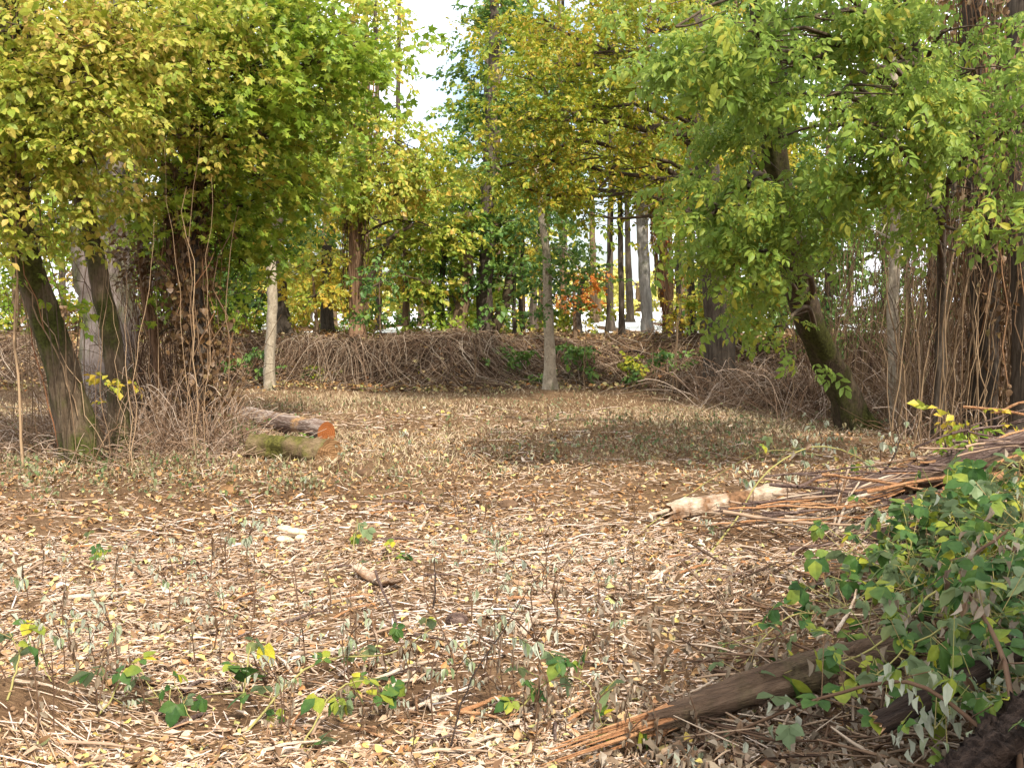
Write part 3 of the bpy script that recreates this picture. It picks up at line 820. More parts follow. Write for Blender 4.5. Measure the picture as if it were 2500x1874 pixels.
GAPS = [(1060, 40, 85, 140), (1088, 190, 50, 130), (900, 250, 60, 55), (1000, 290, 70, 45), (1570, 640, 150, 210), (1420, 680, 90, 130), (1500, 560, 90, 60), (640, 545, 28, 22), (1000, 560, 40, 40), (860, 790, 50, 60), (1020, 790, 40, 40), (2260, 640, 50, 40), (1690, 600, 50, 80), (1330, 60, 40, 50)]
MARKS = [(-60, "the outermost mossy tree"), (90, "the mossy tree"), (255, "the wide pale grey trunk"), (470, "the vine wrapped trunk"), (590, "the gap beside the pale speckled trunk"), (700, "the pale speckled trunk"), (810, "the short dark trunk with yellow leaves"), (920, "the vine hung tree"), (1010, "the thin amber tree"),
         (1110, "the leaning furrowed trunk"), (1215, "the twin dark trunks"), (1310, "the pale smooth trunk"), (1400, "the orange sapling"), (1500, "the thin straight dark trunk"), (1600, "the stout grey trunk"), (1700, "the trunk with yellow leaves"), (1790, "the great spreading tree"), (1900, "the leaning mossy trunk"), (2030, "the canes beside the leaning mossy trunk"),
         (2170, "the slim pale trunk"), (2300, "the tallest canes"), (2420, "the vine covered dark trunk"), (2540, "the brown shadowed trunk")]
for row, (Yb, lo) in enumerate(((29.5, 800), (42.0, 790))):
    for i, (px, mark) in enumerate(MARKS):
        px = px + (0 if row == 0 else 55) + rng.uniform(-20, 20); Y = Yb + rng.uniform(-2, 2.5)
        cl = []
        for py in range(lo, -130, -95 if row == 0 else -110):
            cx, cy = px + rng.uniform(-45, 45), py + rng.uniform(-30, 30)
            inside = any(((cx - g[0]) / (g[2] + 45)) ** 2 + ((cy - g[1]) / (g[3] + 40)) ** 2 < 1 for g in GAPS)
            if inside: continue
            cl.append((cx, cy, Y + rng.uniform(-1, 1), rng.uniform(60, 95), rng.uniform(50, 75), rng.uniform(.6, 1.0)))
        if len(cl) < 1: continue
        pal = (['maple_green', 'dark_green', 'yellow', 'olive'] if px < 620 else ['yellow', 'amber', 'maple_green', 'amber'] if px < 1000 else ['dark_green', 'maple_green', 'amber', 'dark_green'] if px < 1420 else ['olive', 'amber', 'yellow'] if px < 1760 else ['dark_green', 'olive', 'dark_green', 'maple_green'])
        pi_ = int(rng.integers(0, len(pal)))
        colr = {'maple_green': 'bright green', 'dark_green': 'deep green', 'yellow': 'golden', 'olive': 'olive', 'amber': 'amber flecked'}[pal[pi_]]
        tree("woodland_tree", f"{colr} woodland tree {'just' if row == 0 else 'farther'} beyond the bank, behind {mark}", "tree", tp((px, 830, Y), (px + rng.uniform(-8, 8), 500, Y), (px + rng.uniform(-12, 12), min(c[1] for c in cl), Y)), .0036 * Y, .0016 * Y, 'dark' if i % 2 else 'brown', cl, pal[pi_], 'far', .0145 * Y, 4.2, "woodland trees filling the view beyond the bank", thin=1.5)
for lab, px, rx, ry, dy in (("pale yellow tree on the far side of the bright ground, leftmost of its row", 1330, 90, 50, 0), ("pale yellow tree on the far side of the bright ground, second from the left", 1455, 80, 60, -8),
                            ("pale yellow tree on the far side of the bright ground, behind the stout grey trunk", 1560, 80, 75, -10), ("pale yellow tree on the far side of the bright ground, behind the creeper clad trunk", 1660, 80, 70, 0), ("pale yellow tree on the far side of the bright ground, rightmost of its row", 1760, 80, 60, 0),
                            ("pale yellow tree on the far side of the bright ground, behind the vine hung tree", 900, 120, 60, 0), ("pale yellow tree on the far side of the bright ground, behind the pale speckled trunk", 680, 130, 70, 0)):
    tree("distant_tree", lab, "tree", tp((px, 762, 120), (px, 740, 120), (px, 690, 120)), .5, .2, 'brown', [(px, 705 + dy, 120, rx, ry), (px + 20, 735, 119, rx * .9, 25)], 'pale_far', 'far', 2.0, 5, "pale trees across the bright ground", thin=6)

# ------------------------------------------------------------------ bank: dry vines, shrubs
def bank_vines():
    mb = MB()
    n = 3400
    x = rng.uniform(-11, 7.5, n)
    x = x[pnoise(x, 2.5 + 0 * x, .9) + rng.normal(0, .35, n) > -.25]; n = len(x)
    top = bank_y(x) + rng.uniform(.9, 2.6, n)
    bot = bank_y(x) - rng.uniform(-.9, .55, n)
    t = np.linspace(0, 1, 8)[None]
    drift = rng.normal(.15, .95, n)[:, None]
    xs_ = x[:, None] + drift * t + rng.normal(0, .04, (n, 8)) + .30 * np.sin(t * 6 + rng.uniform(0, 6, n)[:, None])
    ys_ = top[:, None] * (1 - t) + bot[:, None] * t
    zs_ = hgt(xs_, ys_) + np.abs(rng.normal(.05, .06, n))[:, None] * np.sin(t * pi * .9 + .25) * 1.8 + .01
    mb.add(*tubes(np.stack([xs_, ys_, zs_], -1), rng.uniform(.003, .008, n)[:, None] * np.ones((1, 8)), 3))
    return mb


tag(bank_vines().build("dry_bank_vines", BM['bankdry']), "dry brown vines draped down the whole face of the bank", "dry vines", kind="stuff")


def bank_stalks(n=700):
    x = rng.uniform(-11, 6.5, n); y = bank_y(x) + rng.uniform(.8, 3.2, n)
    b = np.stack([x, y, hgt(x, y)], -1); h = rng.uniform(.1, .55, n) * np.clip(.7 + .8 * pnoise(x, y, .8), .25, 1.5)
    t = np.linspace(0, 1, 5)[None, :, None]
    d = np.stack([rng.normal(0, .5, n), rng.normal(0, .4, n), np.ones(n)], -1) * h[:, None]
    q = b[:, None] + d[:, None] * t + np.stack([rng.normal(0, .12, n), rng.normal(0, .1, n), -.1 * np.ones(n)], -1)[:, None] * (t ** 2) * h[:, None, None]
    return MB().add(*tubes(q, np.array([[.005, .0045, .004, .003, .002]]) * np.ones((n, 1)), 3))


tag(bank_stalks().build("dry_bank_stalks", BM['bankdry']), "short dry stalks sticking up along the top of the bank", "dry stalks", kind="stuff")


def fountain(n, c, h, spread, seg=9, fall=1.0):
    a = rng.uniform(0, 2 * pi, n) + .3 * np.sin(3 * rng.uniform(0, 6, n)); r = np.abs(rng.normal(spread, spread * .5, n)); hh = h * rng.uniform(.6, 1.1, n)
    t = np.linspace(0, 1, seg)[None]
    x = c[0] + rng.normal(0, .35, n)[:, None] + np.cos(a)[:, None] * r[:, None] * t
    y = c[1] + rng.normal(0, .12, n)[:, None] + np.sin(a)[:, None] * r[:, None] * t
    z = c[2] + hh[:, None] * (1.9 * t - 2.35 * t ** 2 * fall) * 1.7 * rng.uniform(.5, 1.25, n)[:, None]
    p = np.stack([x, y, z], -1) + np.cumsum(rng.normal(0, .022, (n, seg, 3)), 1)
    p[..., 2] = np.maximum(p[..., 2], hgt(p[..., 0], p[..., 1]) + .01)
    return p


def dry_clump(label, px, py, Y, h, spread, n, mat='bankdry', name="dry_bramble_clump", thick=.005):
    c = P(px, py, Y); c[2] = float(hgt(c[0], c[1]))
    mb = MB().add(*tubes(fountain(n, c, h, spread), rng.uniform(.6, 1.3, n)[:, None] * thick * np.ones((1, 9)), 3))
    return tag(mb.build(name, BM[mat], None, True, c), label, "dry bush", "dry bramble clumps along the bank")


dry_clump("large grey brown dry bramble heap spilling over the bank below the vine hung tree", 860, 880, 20.4, .75, .9, 520)
dry_clump("dry bramble heap on the bank right of the pale speckled trunk", 745, 880, 20.8, .45, .8, 200)
dry_clump("reddish dry bramble heap on the bank at centre left", 1000, 880, 20.6, .35, .9, 170)
dry_clump("dry bramble heap on the bank under the twin dark trunks", 1150, 880, 20.6, .35, .9, 170)
dry_clump("dry stalk heap on the bank under the great spreading tree", 1730, 890, 18.4, .75, .9, 420)
dry_clump("pinkish dry stalk heap sliding to the ground left of the leaning mossy trunk", 1860, 900, 16.6, .65, 1.0, 420)
dry_clump("dry twig heap by the foot of the leaning mossy trunk", 1985, 960, 15.2, .55, .9, 500)


def shrub(label, px, py, Y, rx, ry, leaf, size=.28, dens=4, cat="shrub"):
    c = P(px, py + ry, Y); c[2] = float(hgt(c[0], c[1]))
    root = thing("leafy_shrub", label, cat, c, "low green shrubs")
    mb, ends = build_crown([(px, py, Y, rx, ry)], 'far', size, dens, .2, keep=True)
    mb.build("foliage", LM[leaf], root, smooth=False)
    m = len(ends[0][1])
    tt = np.linspace(0, 1, 4)[None, :, None]
    pts = c[None, None] * (1 - tt) + ends[0][1][:, None] * tt
    MB().add(*tubes(pts + rng.normal(0, .02, pts.shape), np.full((m, 4), .006), 4)).build("stems", BM['twig'], root)
    return root


shrub("dark green bramble bush on the bank beside the pale smooth trunk, left side", 1275, 890, 19.6, 60, 50, 'dark_green')
shrub("dark green ivy bush on the bank just right of the pale smooth trunk", 1385, 880, 19.7, 50, 60, 'dark_green')
shrub("low green bush on the bank under the pale speckled trunk's right side", 745, 915, 19.6, 55, 28, 'dark_green')
shrub("dark bush on the bank left of the pale speckled trunk", 615, 890, 19.6, 50, 45, 'dark_green')
shrub("green bush on the right of the bank near the dry stalks", 1630, 885, 19.2, 60, 35, 'dark_green')
shrub("small green bush at the bank's foot under the great spreading tree", 1560, 915, 19.0, 40, 22, 'dark_green')
shrub("wide green bramble patch sprawling over the bank between the two pale trunks", 1040, 900, 19.8, 90, 24, 'olive', dens=2.2)
shrub("dark green bramble patch halfway up the bank below the twin trunks", 1190, 870, 20.2, 50, 26, 'dark_green', dens=2.6)
shrub("olive ground cover on the bank below the stout grey trunk", 1500, 880, 19.8, 90, 30, 'olive', dens=2.4)
shrub("green patch on the bank below the golden sapling", 800, 905, 19.9, 50, 20, 'olive', dens=2.2)
shrub("bluish green leafy weed between the vine wrapped trunk and the cut log", 560, 1050, 11.6, 55, 50, 'dark_green', .16, 3.4)
shrub("green weeds growing between the cut log and the mossy log", 690, 1068, 11.3, 60, 26, 'dark_green', .15, 3.0)
shrub("green weeds in front of the left end of the cut log", 625, 1050, 12.0, 40, 28, 'dark_green', .15, 2.4)
shrub("yellow leaved vine sprig hanging between the slim tree and the vine wrapped tree", 270, 945, 10.4, 26, 80, 'yellow', .26, 1.5, "vine sprig")
shrub("fresh green ivy on the right side of the mossy tree", 150, 720, 10.0, 70, 70, 'maple_green', .3, 2.4, "ivy")
shrub("yellow green bramble sprig at the right edge above the log pile", 2400, 1035, 6.6, 70, 45, 'yellow', .22, 1.3, "bramble")
shrub("yellowing bramble sprig above the far end of the log pile", 2330, 1090, 6.9, 60, 40, 'maple_green', .22, 1.3, "bramble")

for i, (px, py, Y, rx, ry, lf, where) in enumerate((
        (360, 800, 25, 90, 45, 'olive', "behind the vine wrapped tree"), (520, 790, 24.5, 80, 50, 'yellow', "left of the pale speckled trunk"), (590, 800, 23.5, 50, 40, 'olive', "hugging the pale speckled trunk"),
        (720, 790, 25.5, 60, 45, 'yellow', "right of the dark trunk behind the pale speckled one"), (800, 800, 26, 60, 40, 'maple_green', "by the short dark trunk"), (950, 800, 25, 55, 40, 'olive', "left of the thin amber tree"),
        (1040, 790, 25.5, 50, 50, 'dark_green', "left of the leaning furrowed trunk"), (1150, 800, 26.5, 50, 40, 'olive', "between the furrowed trunk and the twin trunks"), (1270, 805, 25, 70, 35, 'amber', "by the two thin dark stems"),
        (1370, 800, 24.5, 60, 40, 'olive', "by the orange sapling"), (1460, 822, 24, 40, 18, 'olive', "low in the bright gap beside the bare thin trunk"), (1545, 822, 24, 40, 20, 'yellow', "low in the bright gap beside the stout grey trunk"),
        (1690, 800, 23, 50, 40, 'yellow', "under the trunk with yellow leaves"), (1800, 790, 21, 70, 50, 'olive', "behind the great spreading tree"), (130, 840, 24, 110, 40, 'maple_green', "far behind the mossy tree"), (240, 860, 22, 90, 30, 'brown', "behind the wide grey trunk"))):
    o = shrub("leafy bush on the bank top " + where, px, py, Y, rx, ry, lf, .34, 4.2, "bush")
    o["group"] = "understory bushes along the bank top"; o.name = "understory_bush"

# ------------------------------------------------------------------ undergrowth left, hanging vines, thicket of canes right
def tangle(regions, thick=.0035, seg=8):
    """many arching stems; regions: (px0, px1, Y0, Y1, height, length, count)"""
    mb = MB()
    for x0, x1, Y0, Y1, h, ln, n in regions:
        Y = rng.uniform(Y0, Y1, n); px = rng.uniform(x0, x1, n)
        bx = (px - 1250) / FPX * Y
        a = rng.uniform(0, 2 * pi, n); L = ln * rng.uniform(.3, 1.2, n); hh = h * rng.uniform(.25, 1.1, n)
        t = np.linspace(0, 1, seg)[None]
        x = bx[:, None] + np.cos(a)[:, None] * L[:, None] * t; y = Y[:, None] + np.sin(a)[:, None] * L[:, None] * t
        sh = rng.uniform(.6, 2.2, n)[:, None]
        z = hgt(x, y) + hh[:, None] * np.sin(np.clip(t * sh, 0, 3.0))
        p = np.stack([x, y, z], -1) + np.cumsum(rng.normal(0, .012, (n, seg, 3)), 1)
        mb.add(*tubes(p, rng.uniform(.5, 1.5, n)[:, None] * thick * np.ones((1, seg)), 3))
    return mb


tag(tangle([(-120, 560, 9.9, 12.5, .32, .6, 800), (60, 520, 10.5, 13, .9, .7, 420), (380, 600, 10.6, 12.2, .6, .5, 320), (150, 520, 13, 16, .7, .9, 200), (560, 700, 10.9, 11.4, .22, .4, 110)]).build("dry_undergrowth", BM['dry']),
    "tangle of dry brown stems around the feet of the left trees", "undergrowth", kind="stuff")
tag(tangle([(2190, 2620, 12.2, 15.5, 1.6, .9, 1000), (1900, 2620, 13.4, 16, .8, .8, 1100), (2180, 2650, 10.8, 12.4, .5, .5, 300), (1700, 2000, 15, 18, .7, .9, 500)]).build("thicket_twigs", BM['dry']),
    "mesh of fine dry twigs filling the thicket of canes on the right", "undergrowth", kind="stuff")
tag(tangle([(1990, 2620, 14, 17, 3.2, 1.2, 700), (300, 540, 12.5, 14, 2.6, .9, 260), (2250, 2620, 12.5, 15, 4.2, 1.0, 500)], .004).build("tall_twig_tangle", BM['darkstem']),
    "dark tangle of taller twigs at the back of the thickets", "undergrowth", kind="stuff")


def cane(px, py, Y, H, lean, r, wob, mat, name, label, cat, group, hang=None):
    b = P(px, py, Y); b[2] = float(hgt(b[0], b[1])) if hang is None else hang
    t = np.linspace(0, 1, 12)
    q = np.zeros((12, 3))
    q[:, 0] = lean[0] * H * t ** 1.6; q[:, 1] = lean[1] * H * t ** 1.6; q[:, 2] = H * t
    w = np.cumsum(rng.normal(0, wob, (12, 2)), 0); w -= w[0]
    q[:, :2] += w
    V, F = tubes(q + b, r * (1 - .6 * t), 5)
    mb = MB().add(V, F)
    if hang is None and r > .006:               # side twigs
        for _ in range(int(rng.integers(1, 4))):
            i = int(rng.integers(4, 11)); a = rng.uniform(0, 6.28); l = rng.uniform(.2, .6)
            e = q[i] + np.array([math.cos(a) * l * .6, math.sin(a) * l * .4, l])
            mb.add(*tubes(smooth_path([q[i] + b, (q[i] + e) / 2 + b + rng.normal(0, .04, 3), e + b], 5), np.linspace(r * .45, r * .2, 5), 4))
    return tag(mb.build(name, BM[mat], None, True, b), label, cat, group)


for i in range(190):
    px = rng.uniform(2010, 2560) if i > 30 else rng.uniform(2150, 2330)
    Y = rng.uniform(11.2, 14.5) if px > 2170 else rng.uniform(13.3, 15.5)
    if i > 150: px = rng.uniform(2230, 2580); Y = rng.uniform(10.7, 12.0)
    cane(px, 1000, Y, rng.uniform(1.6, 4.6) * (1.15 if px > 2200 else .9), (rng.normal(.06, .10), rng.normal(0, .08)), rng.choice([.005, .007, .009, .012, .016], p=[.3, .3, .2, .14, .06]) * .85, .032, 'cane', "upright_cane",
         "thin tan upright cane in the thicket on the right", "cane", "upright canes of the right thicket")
for i in range(38):
    px = rng.uniform(20, 560); Y = rng.uniform(9.6, 12.2)
    cane(px, 1050, Y, rng.uniform(1.8, 3.6), (rng.normal(0, .06), rng.normal(0, .05)), rng.choice([.003, .005, .008]), .03, 'vinemix' if i % 3 else 'redvine', "hanging_vine",
         "thin reddish vine hanging among the left trees", "vine", "vines hanging among the left trees")
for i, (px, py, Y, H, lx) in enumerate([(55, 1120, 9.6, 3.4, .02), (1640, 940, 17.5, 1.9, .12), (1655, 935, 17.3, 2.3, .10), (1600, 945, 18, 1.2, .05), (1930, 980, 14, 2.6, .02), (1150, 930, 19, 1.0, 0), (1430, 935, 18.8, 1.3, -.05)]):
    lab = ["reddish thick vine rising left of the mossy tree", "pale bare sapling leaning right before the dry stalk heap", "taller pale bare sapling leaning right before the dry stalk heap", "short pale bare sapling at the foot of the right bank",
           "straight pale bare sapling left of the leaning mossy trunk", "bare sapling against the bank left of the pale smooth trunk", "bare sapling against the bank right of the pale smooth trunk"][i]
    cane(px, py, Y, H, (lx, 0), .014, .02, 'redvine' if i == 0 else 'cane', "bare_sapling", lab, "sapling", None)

# ------------------------------------------------------------------ ground litter
def litter_positions(n, x0=-800, x1=3700, y0=1000, y1=1980, keep=None, ybias=1.0):
    px = rng.uniform(x0, x1, n); py = y0 + (y1 - y0) * rng.uniform(0, 1, n) ** ybias
    p = Gv(px, py)
    if keep is not None:
        k = rng.uniform(0, 1, n) < keep(p[:, 0], p[:, 1])
        p = p[k]
    return p


def on_(px, py):
    return G(px, py)


def soil_gap(x, y):                              # 1 where litter lies, less on the bare patches
    k = np.clip(.72 + 1.9 * pnoise(x, y, .9) + .75 * pnoise(x + 3, y, 3.0), .2, 1)
    for cx, cy, rx, ry in ((-.25, 3.95, .55, .22), (.1, 4.25, .35, .15), (-1.35, 3.85, .6, .14), (-1.9, 8.5, 1.3, .7), (2.1, 10.8, 2.0, 1.0), (2.2, 7.2, 1.2, .35), (1.6, 3.3, .8, .25)):
        k = k * (1 - .8 * np.exp(-(((x - cx) / rx) ** 2 + ((y - cy) / ry) ** 2) ** 2))
    k = np.where(y > 7.2, np.maximum(k, .62), k)
    k = k * (1 - np.exp(-(((x + 1.86) / .34) ** 2 + ((y - 3.40) / .45) ** 2) ** 3))
    return k


def whiteness(x, y):                             # pale chipped wood lies thickest in the foreground
    return np.clip(1.15 - np.clip((y - 6.6) / 3, 0, .62) - .5 * np.exp(-((x + 2.6) / 1.2) ** 2 - ((y - 8.2) / 1.6) ** 2), .34, 1)


def sticks(p, ln, rad, seg=3, flat=.6, pitch=.12, lift=.02, k=4):
    n = len(p)
    yaw = rng.normal(.25, .95, n) + pi * rng.integers(0, 2, n)
    far_ = 1 + .09 * np.clip(p[:, 1] - 5, 0, 9)
    L = ln * far_; rad = rad * far_; d = np.stack([np.cos(yaw), np.sin(yaw), rng.normal(0, pitch, n)], -1)
    t = np.linspace(-.5, .5, seg)[None, :, None]
    bend = rng.normal(0, .03, (n, 1, 3)) * L[:, None, None] * (1 - 4 * t * t)
    q = p[:, None] + d[:, None] * L[:, None, None] * t + bend
    base = hgt(q[..., 0], q[..., 1])
    q[..., 2] = base + (q[..., 2] - p[:, None, 2]) + rng.uniform(.002, lift, n)[:, None]
    q[..., 2] = np.maximum(q[..., 2], base + .002)
    tp_ = np.ones((1, seg)); tp_[0, 0] = tp_[0, -1] = .55
    return tubes(q, rad[:, None] * tp_, k)


pale_wood = islandmat("chipped_wood", [(.075, .042, .022), (.17, .10, .05), (.28, .175, .095), (.40, .285, .195), (.56, .46, .375), (.25, .135, .07), (.35, .245, .155), (.49, .385, .285)], .85, .25, 30)
p = litter_positions(205000, keep=lambda x, y: soil_gap(x, y) * whiteness(x, y))
m = len(p)
mb = MB()
mb.add(*sticks(p, np.clip(rng.lognormal(-3.0, .6, m), .014, .24), rng.uniform(.0012, .0048, m) * rng.uniform(.6, 1.25, m), pitch=.18))
p = litter_positions(1300, keep=lambda x, y: soil_gap(x, y) * whiteness(x, y))
m = len(p)
mb.add(*sticks(p, rng.uniform(.14, .5, m), rng.uniform(.0012, .0034, m), 5, lift=.04))
white_wood = islandmat("bleached_wood", [(.26, .175, .115), (.40, .30, .22), (.52, .43, .345), (.60, .53, .46)], .85, .3, 30)
c_ = np.array([on_(px, py) for px, py in ((1250, 1370), (1320, 1345), (1120, 1440), (1310, 1440), (1420, 1400), (1560, 1440), (1300, 1540), (950, 1300), (700, 1250), (560, 1330), (420, 1420), (250, 1450), (60, 1400), (1180, 1560), (1000, 1480), (1640, 1390), (1500, 1560), (650, 1450), (880, 1560))])
w_ = rng.integers(0, len(c_), 2100)
p = c_[w_] + np.stack([rng.normal(0, .42, 2100), rng.normal(0, .34, 2100), np.zeros(2100)], -1)
p[:, 2] = hgt(p[:, 0], p[:, 1])
mb.add(*sticks(p, np.clip(rng.lognormal(-2.75, .6, 2100), .02, .3), rng.uniform(.0015, .0065, 2100), pitch=.15), 1)
tag(mb.build("wood_chip_litter", [pale_wood, white_wood]), "pale chipped sticks and splinters strewn all over the clearing", "wood chips", kind="stuff")


def chips(n, keep, lo, hi, y0=1000, y1=1980, wide=.3, lift=.03, tilt=.35, ybias=1.0):
    p = litter_positions(n, keep=keep, y0=y0, y1=y1, ybias=ybias)
    n = len(p)
    p[:, 2] += rng.uniform(.004, lift, n)
    mb = MB()
    kinds = [leaf_oval(wide, .16, .25), leaf_oval(wide * 1.2, -.10, -.15), leaf_oval(wide * .7, .25, .4), leaf_diamond(wide * 1.1, .12, -.12)]
    wh = rng.integers(0, 4, n)
    for i, kk in enumerate(kinds):
        s = wh == i
        mb.add(*place(kk, p[s], rots(int(s.sum()), (.05, tilt), (0, tilt)), rng.uniform(lo, hi, int(s.sum())) * (1 + .08 * np.clip(p[s][:, 1] - 5, 0, 9))))
    return mb


tag(chips(30000, lambda x, y: soil_gap(x, y), .018, .052, y0=990).build("leaf_litter", islandmat("fallen_leaf", [(.11, .058, .026), (.23, .13, .055), (.35, .22, .10), (.43, .31, .15), (.46, .39, .26), (.30, .12, .04), (.32, .33, .13), (.46, .33, .08)], .75), smooth=False),
    "fallen yellow and tan leaves scattered over the clearing", "fallen leaves", kind="stuff")
def bank_leaves(n=9000):
    x = rng.uniform(-11, 7, n); y = bank_y(x) + rng.uniform(-.8, 5.5, n)
    p = np.stack([x, y, hgt(x, y) + rng.uniform(.01, .10, n)], -1)
    return MB().add(*place(leaf_oval(.36, .2, .25), p, rots(n, (.1, .5), (0, .5)), rng.uniform(.05, .12, n)))


tag(bank_leaves().build("bank_leaf_litter", islandmat("bank_fallen_leaf", [(.10, .05, .025), (.22, .12, .05), (.36, .23, .10), (.42, .33, .16), (.16, .18, .05), (.30, .11, .035)], .8), smooth=False), "fallen leaves lying on top of the bank and down its face", "fallen leaves", kind="stuff")
def crumbs(n=16000):
    p = litter_positions(n, keep=lambda x, y: 1.15 - soil_gap(x, y))
    n = len(p)
    o = np.array([[1, 0, 0], [-1, 0, 0], [0, 1, 0], [0, -1, 0], [0, 0, 1], [0, 0, -1]], float)
    f = np.array([[0, 2, 4], [2, 1, 4], [1, 3, 4], [3, 0, 4], [2, 0, 5], [1, 2, 5], [3, 1, 5], [0, 3, 5]])
    return MB().add(*place((o, f), p, rots(n, (0, .6), (0, .6)), np.clip(rng.lognormal(-4.9, .5, n), .004, .03)))


tag(chips(26000, lambda x, y: np.clip((y - 5.6) / 2, .12, 1) * np.where(x < .5, 1, .7), .018, .05, y0=1060, y1=1650, lift=.02).build("brown_leaf_litter", islandmat("brown_fallen_leaf", [(.09, .045, .02), (.18, .09, .035), (.28, .15, .06), (.36, .21, .09), (.24, .10, .035), (.42, .29, .13)], .8), smooth=False),
    "small brown and rusty fallen leaves over the middle of the clearing", "fallen leaves", kind="stuff")
tag(crumbs().build("soil_crumbs", islandmat("soil_crumb", [(.05, .028, .016), (.12, .068, .035), (.20, .12, .065)], .95)), "crumbs and small clods of dark soil on the bare patches", "soil", kind="stuff")
tag(chips(18000, lambda x, y: soil_gap(x, y) * whiteness(x, y), .018, .075, wide=.17, y0=1030).build("bark_chip_litter", islandmat("bark_chip", [(.10, .055, .03), (.22, .13, .07), (.36, .25, .16), (.50, .41, .32)], .9), smooth=False),
    "small flat bark and wood chips on the bare soil", "bark chips", kind="stuff")


def dry_grass():
    px = rng.uniform(-300, 2800, 75000); py = rng.triangular(935, 975, 1190, 75000)
    p = Gv(px, py)
    keep = (p[:, 1] < bank_y(p[:, 0]) + .3) & (rng.uniform(0, 1, len(p)) < np.clip(.75 + .8 * pnoise(p[:, 0], p[:, 1], .7), .08, 1)) & (p[:, 0] < 4.6)
    p = p[keep]; n = len(p)
    h = rng.uniform(.025, .095, n) * np.clip(.7 + .5 * pnoise(p[:, 0], p[:, 1], 1.3), .4, 1.3)
    a = rng.uniform(0, 2 * pi, n); w = rng.uniform(.003, .007, n)
    lean = rng.normal(0, .95, (n, 2)) * h[:, None]
    d = np.stack([np.cos(a) * w, np.sin(a) * w, 0 * a], -1)
    mid = p + np.stack([lean[:, 0] * .4, lean[:, 1] * .4, h * .6], -1); tip = p + np.stack([lean[:, 0], lean[:, 1], h], -1)
    V = np.stack([p - d, p + d, mid + d * .7, mid - d * .7, tip], 1).reshape(-1, 3)
    b = np.arange(n)[:, None] * 5
    return MB().add(V, np.concatenate([b + [0, 1, 2], b + [0, 2, 3], b + [3, 2, 4]]))


tag(dry_grass().build("dry_grass", islandmat("straw", [(.20, .125, .07), (.32, .215, .125), (.42, .31, .19), (.50, .40, .27), (.21, .20, .08), (.38, .27, .17)], .8, .5, 1.5), smooth=False), "short straw coloured grass in front of the bank", "grass", kind="stuff")


def low_weeds():
    px = rng.uniform(-100, 2300, 3000); py = rng.triangular(945, 1050, 1250, 3000)
    p = Gv(px, py)
    k = rng.uniform(0, 1, len(p)) < np.clip(.25 + 1.2 * pnoise(p[:, 0] + 7, p[:, 1], 1.1), .04, 1)
    p = p[k & (p[:, 1] < bank_y(p[:, 0]) - .2) & ~((np.abs(p[:, 0] + 2.2) < .65) & (np.abs(p[:, 1] - 9.9) < .5))]
    n = len(p)
    mb = MB(); m = 5
    q = np.repeat(p, m, 0); q[:, :2] += rng.normal(0, .05, (n * m, 2)); q[:, 2] += rng.uniform(.02, .17, n * m)
    mb.add(*place(leaf_oval(.26, .1, .3), q, rots(n * m, (-.9, .6), (0, .6)), rng.uniform(.025, .065, n * m)))
    sp = p[::2]; e = sp + rng.normal(0, .05, sp.shape); e[:, 2] = sp[:, 2] + rng.uniform(.08, .26, len(sp))
    return mb, MB().add(*tubes(np.stack([sp, (sp + e) / 2 + rng.normal(0, .012, sp.shape), e], 1), np.full((len(sp), 3), .0022), 3))


lw, lws = low_weeds()
tag(lws.build("low_weed_stalks", BM['darkstem']), "thin dark stalks of weeds across the middle of the clearing", "weeds", kind="stuff")
tag(lw.build("low_weeds", leafmat("weed_leaf", [(.07, .11, .025), (.13, .17, .06), (.24, .22, .12), (.22, .14, .06), (.13, .08, .035)], .3, 2.0, 1.1), smooth=False), "low wilted weeds across the middle of the clearing", "weeds", kind="stuff")

# ------------------------------------------------------------------ wilted plants, bare stalks, bramble sprigs (each its own thing)
def wilted_proto(h, nl, leafm, ll=(.05, .10), narrow=.2, branchy=2, stem='darkstem', name="wilted_plant"):
    root = thing(name, "wilted", "wilted plant", (0, 0, 0))
    sb, lb = MB(), MB()
    main = smooth_path([(0, 0, -.02), (rng.normal(0, .03), rng.normal(0, .03), h * .5), (rng.normal(0, .1) * h * 2, rng.normal(0, .08), h)], 8)
    sb.add(*tubes(main, np.linspace(.0045, .002, 8), 5))
    nodes = list(main[3:])
    for _ in range(branchy):
        i = int(rng.integers(2, 7)); a = rng.uniform(0, 6.28); l = h * rng.uniform(.25, .5)
        b = smooth_path([main[i], main[i] + np.array([math.cos(a) * l * .5, math.sin(a) * l * .5, l * .5]), main[i] + np.array([math.cos(a) * l, math.sin(a) * l, l * .55])], 6)
        sb.add(*tubes(b, np.linspace(.003, .0015, 6), 4)); nodes += list(b[2:])
    nodes = np.array(nodes)
    if nl:
        pos = nodes[rng.integers(0, len(nodes), nl)]
        kinds = [leaf_oval(narrow * .8, .26, .1), leaf_oval(narrow, .14, .35)]; nl = int(nl * 2)
        half = nl // 2
        for kk, q in ((kinds[0], pos[:half]), (kinds[1], pos[half:])):
            lb.add(*place(kk, q, rots(len(q), (-1.25, .3), (0, .5)), WS * rng.uniform(*ll, len(q))))
    sb.build("stem", BM[stem], root)
    if nl: lb.build("leaves", LM[leafm], root, smooth=False)
    return root


def bramble_leaf(n=5):
    items = []
    L = leaf_oval(.36, .07, .14)
    for a, s, y in ([(0, 1.0, .35), (.85, .85, .3), (-.85, .85, .3), (1.9, .65, .18), (-1.9, .65, .18)] if n == 5 else [(0, 1.0, .35), (1.0, .85, .25), (-1.0, .85, .25)]):
        items.append(place(L, np.array([[0, y, 0]]), rots(1, (-.2, .15), (0, .2), yaw=a), s * rng.uniform(.9, 1.1) * .75))
    return merge(items)


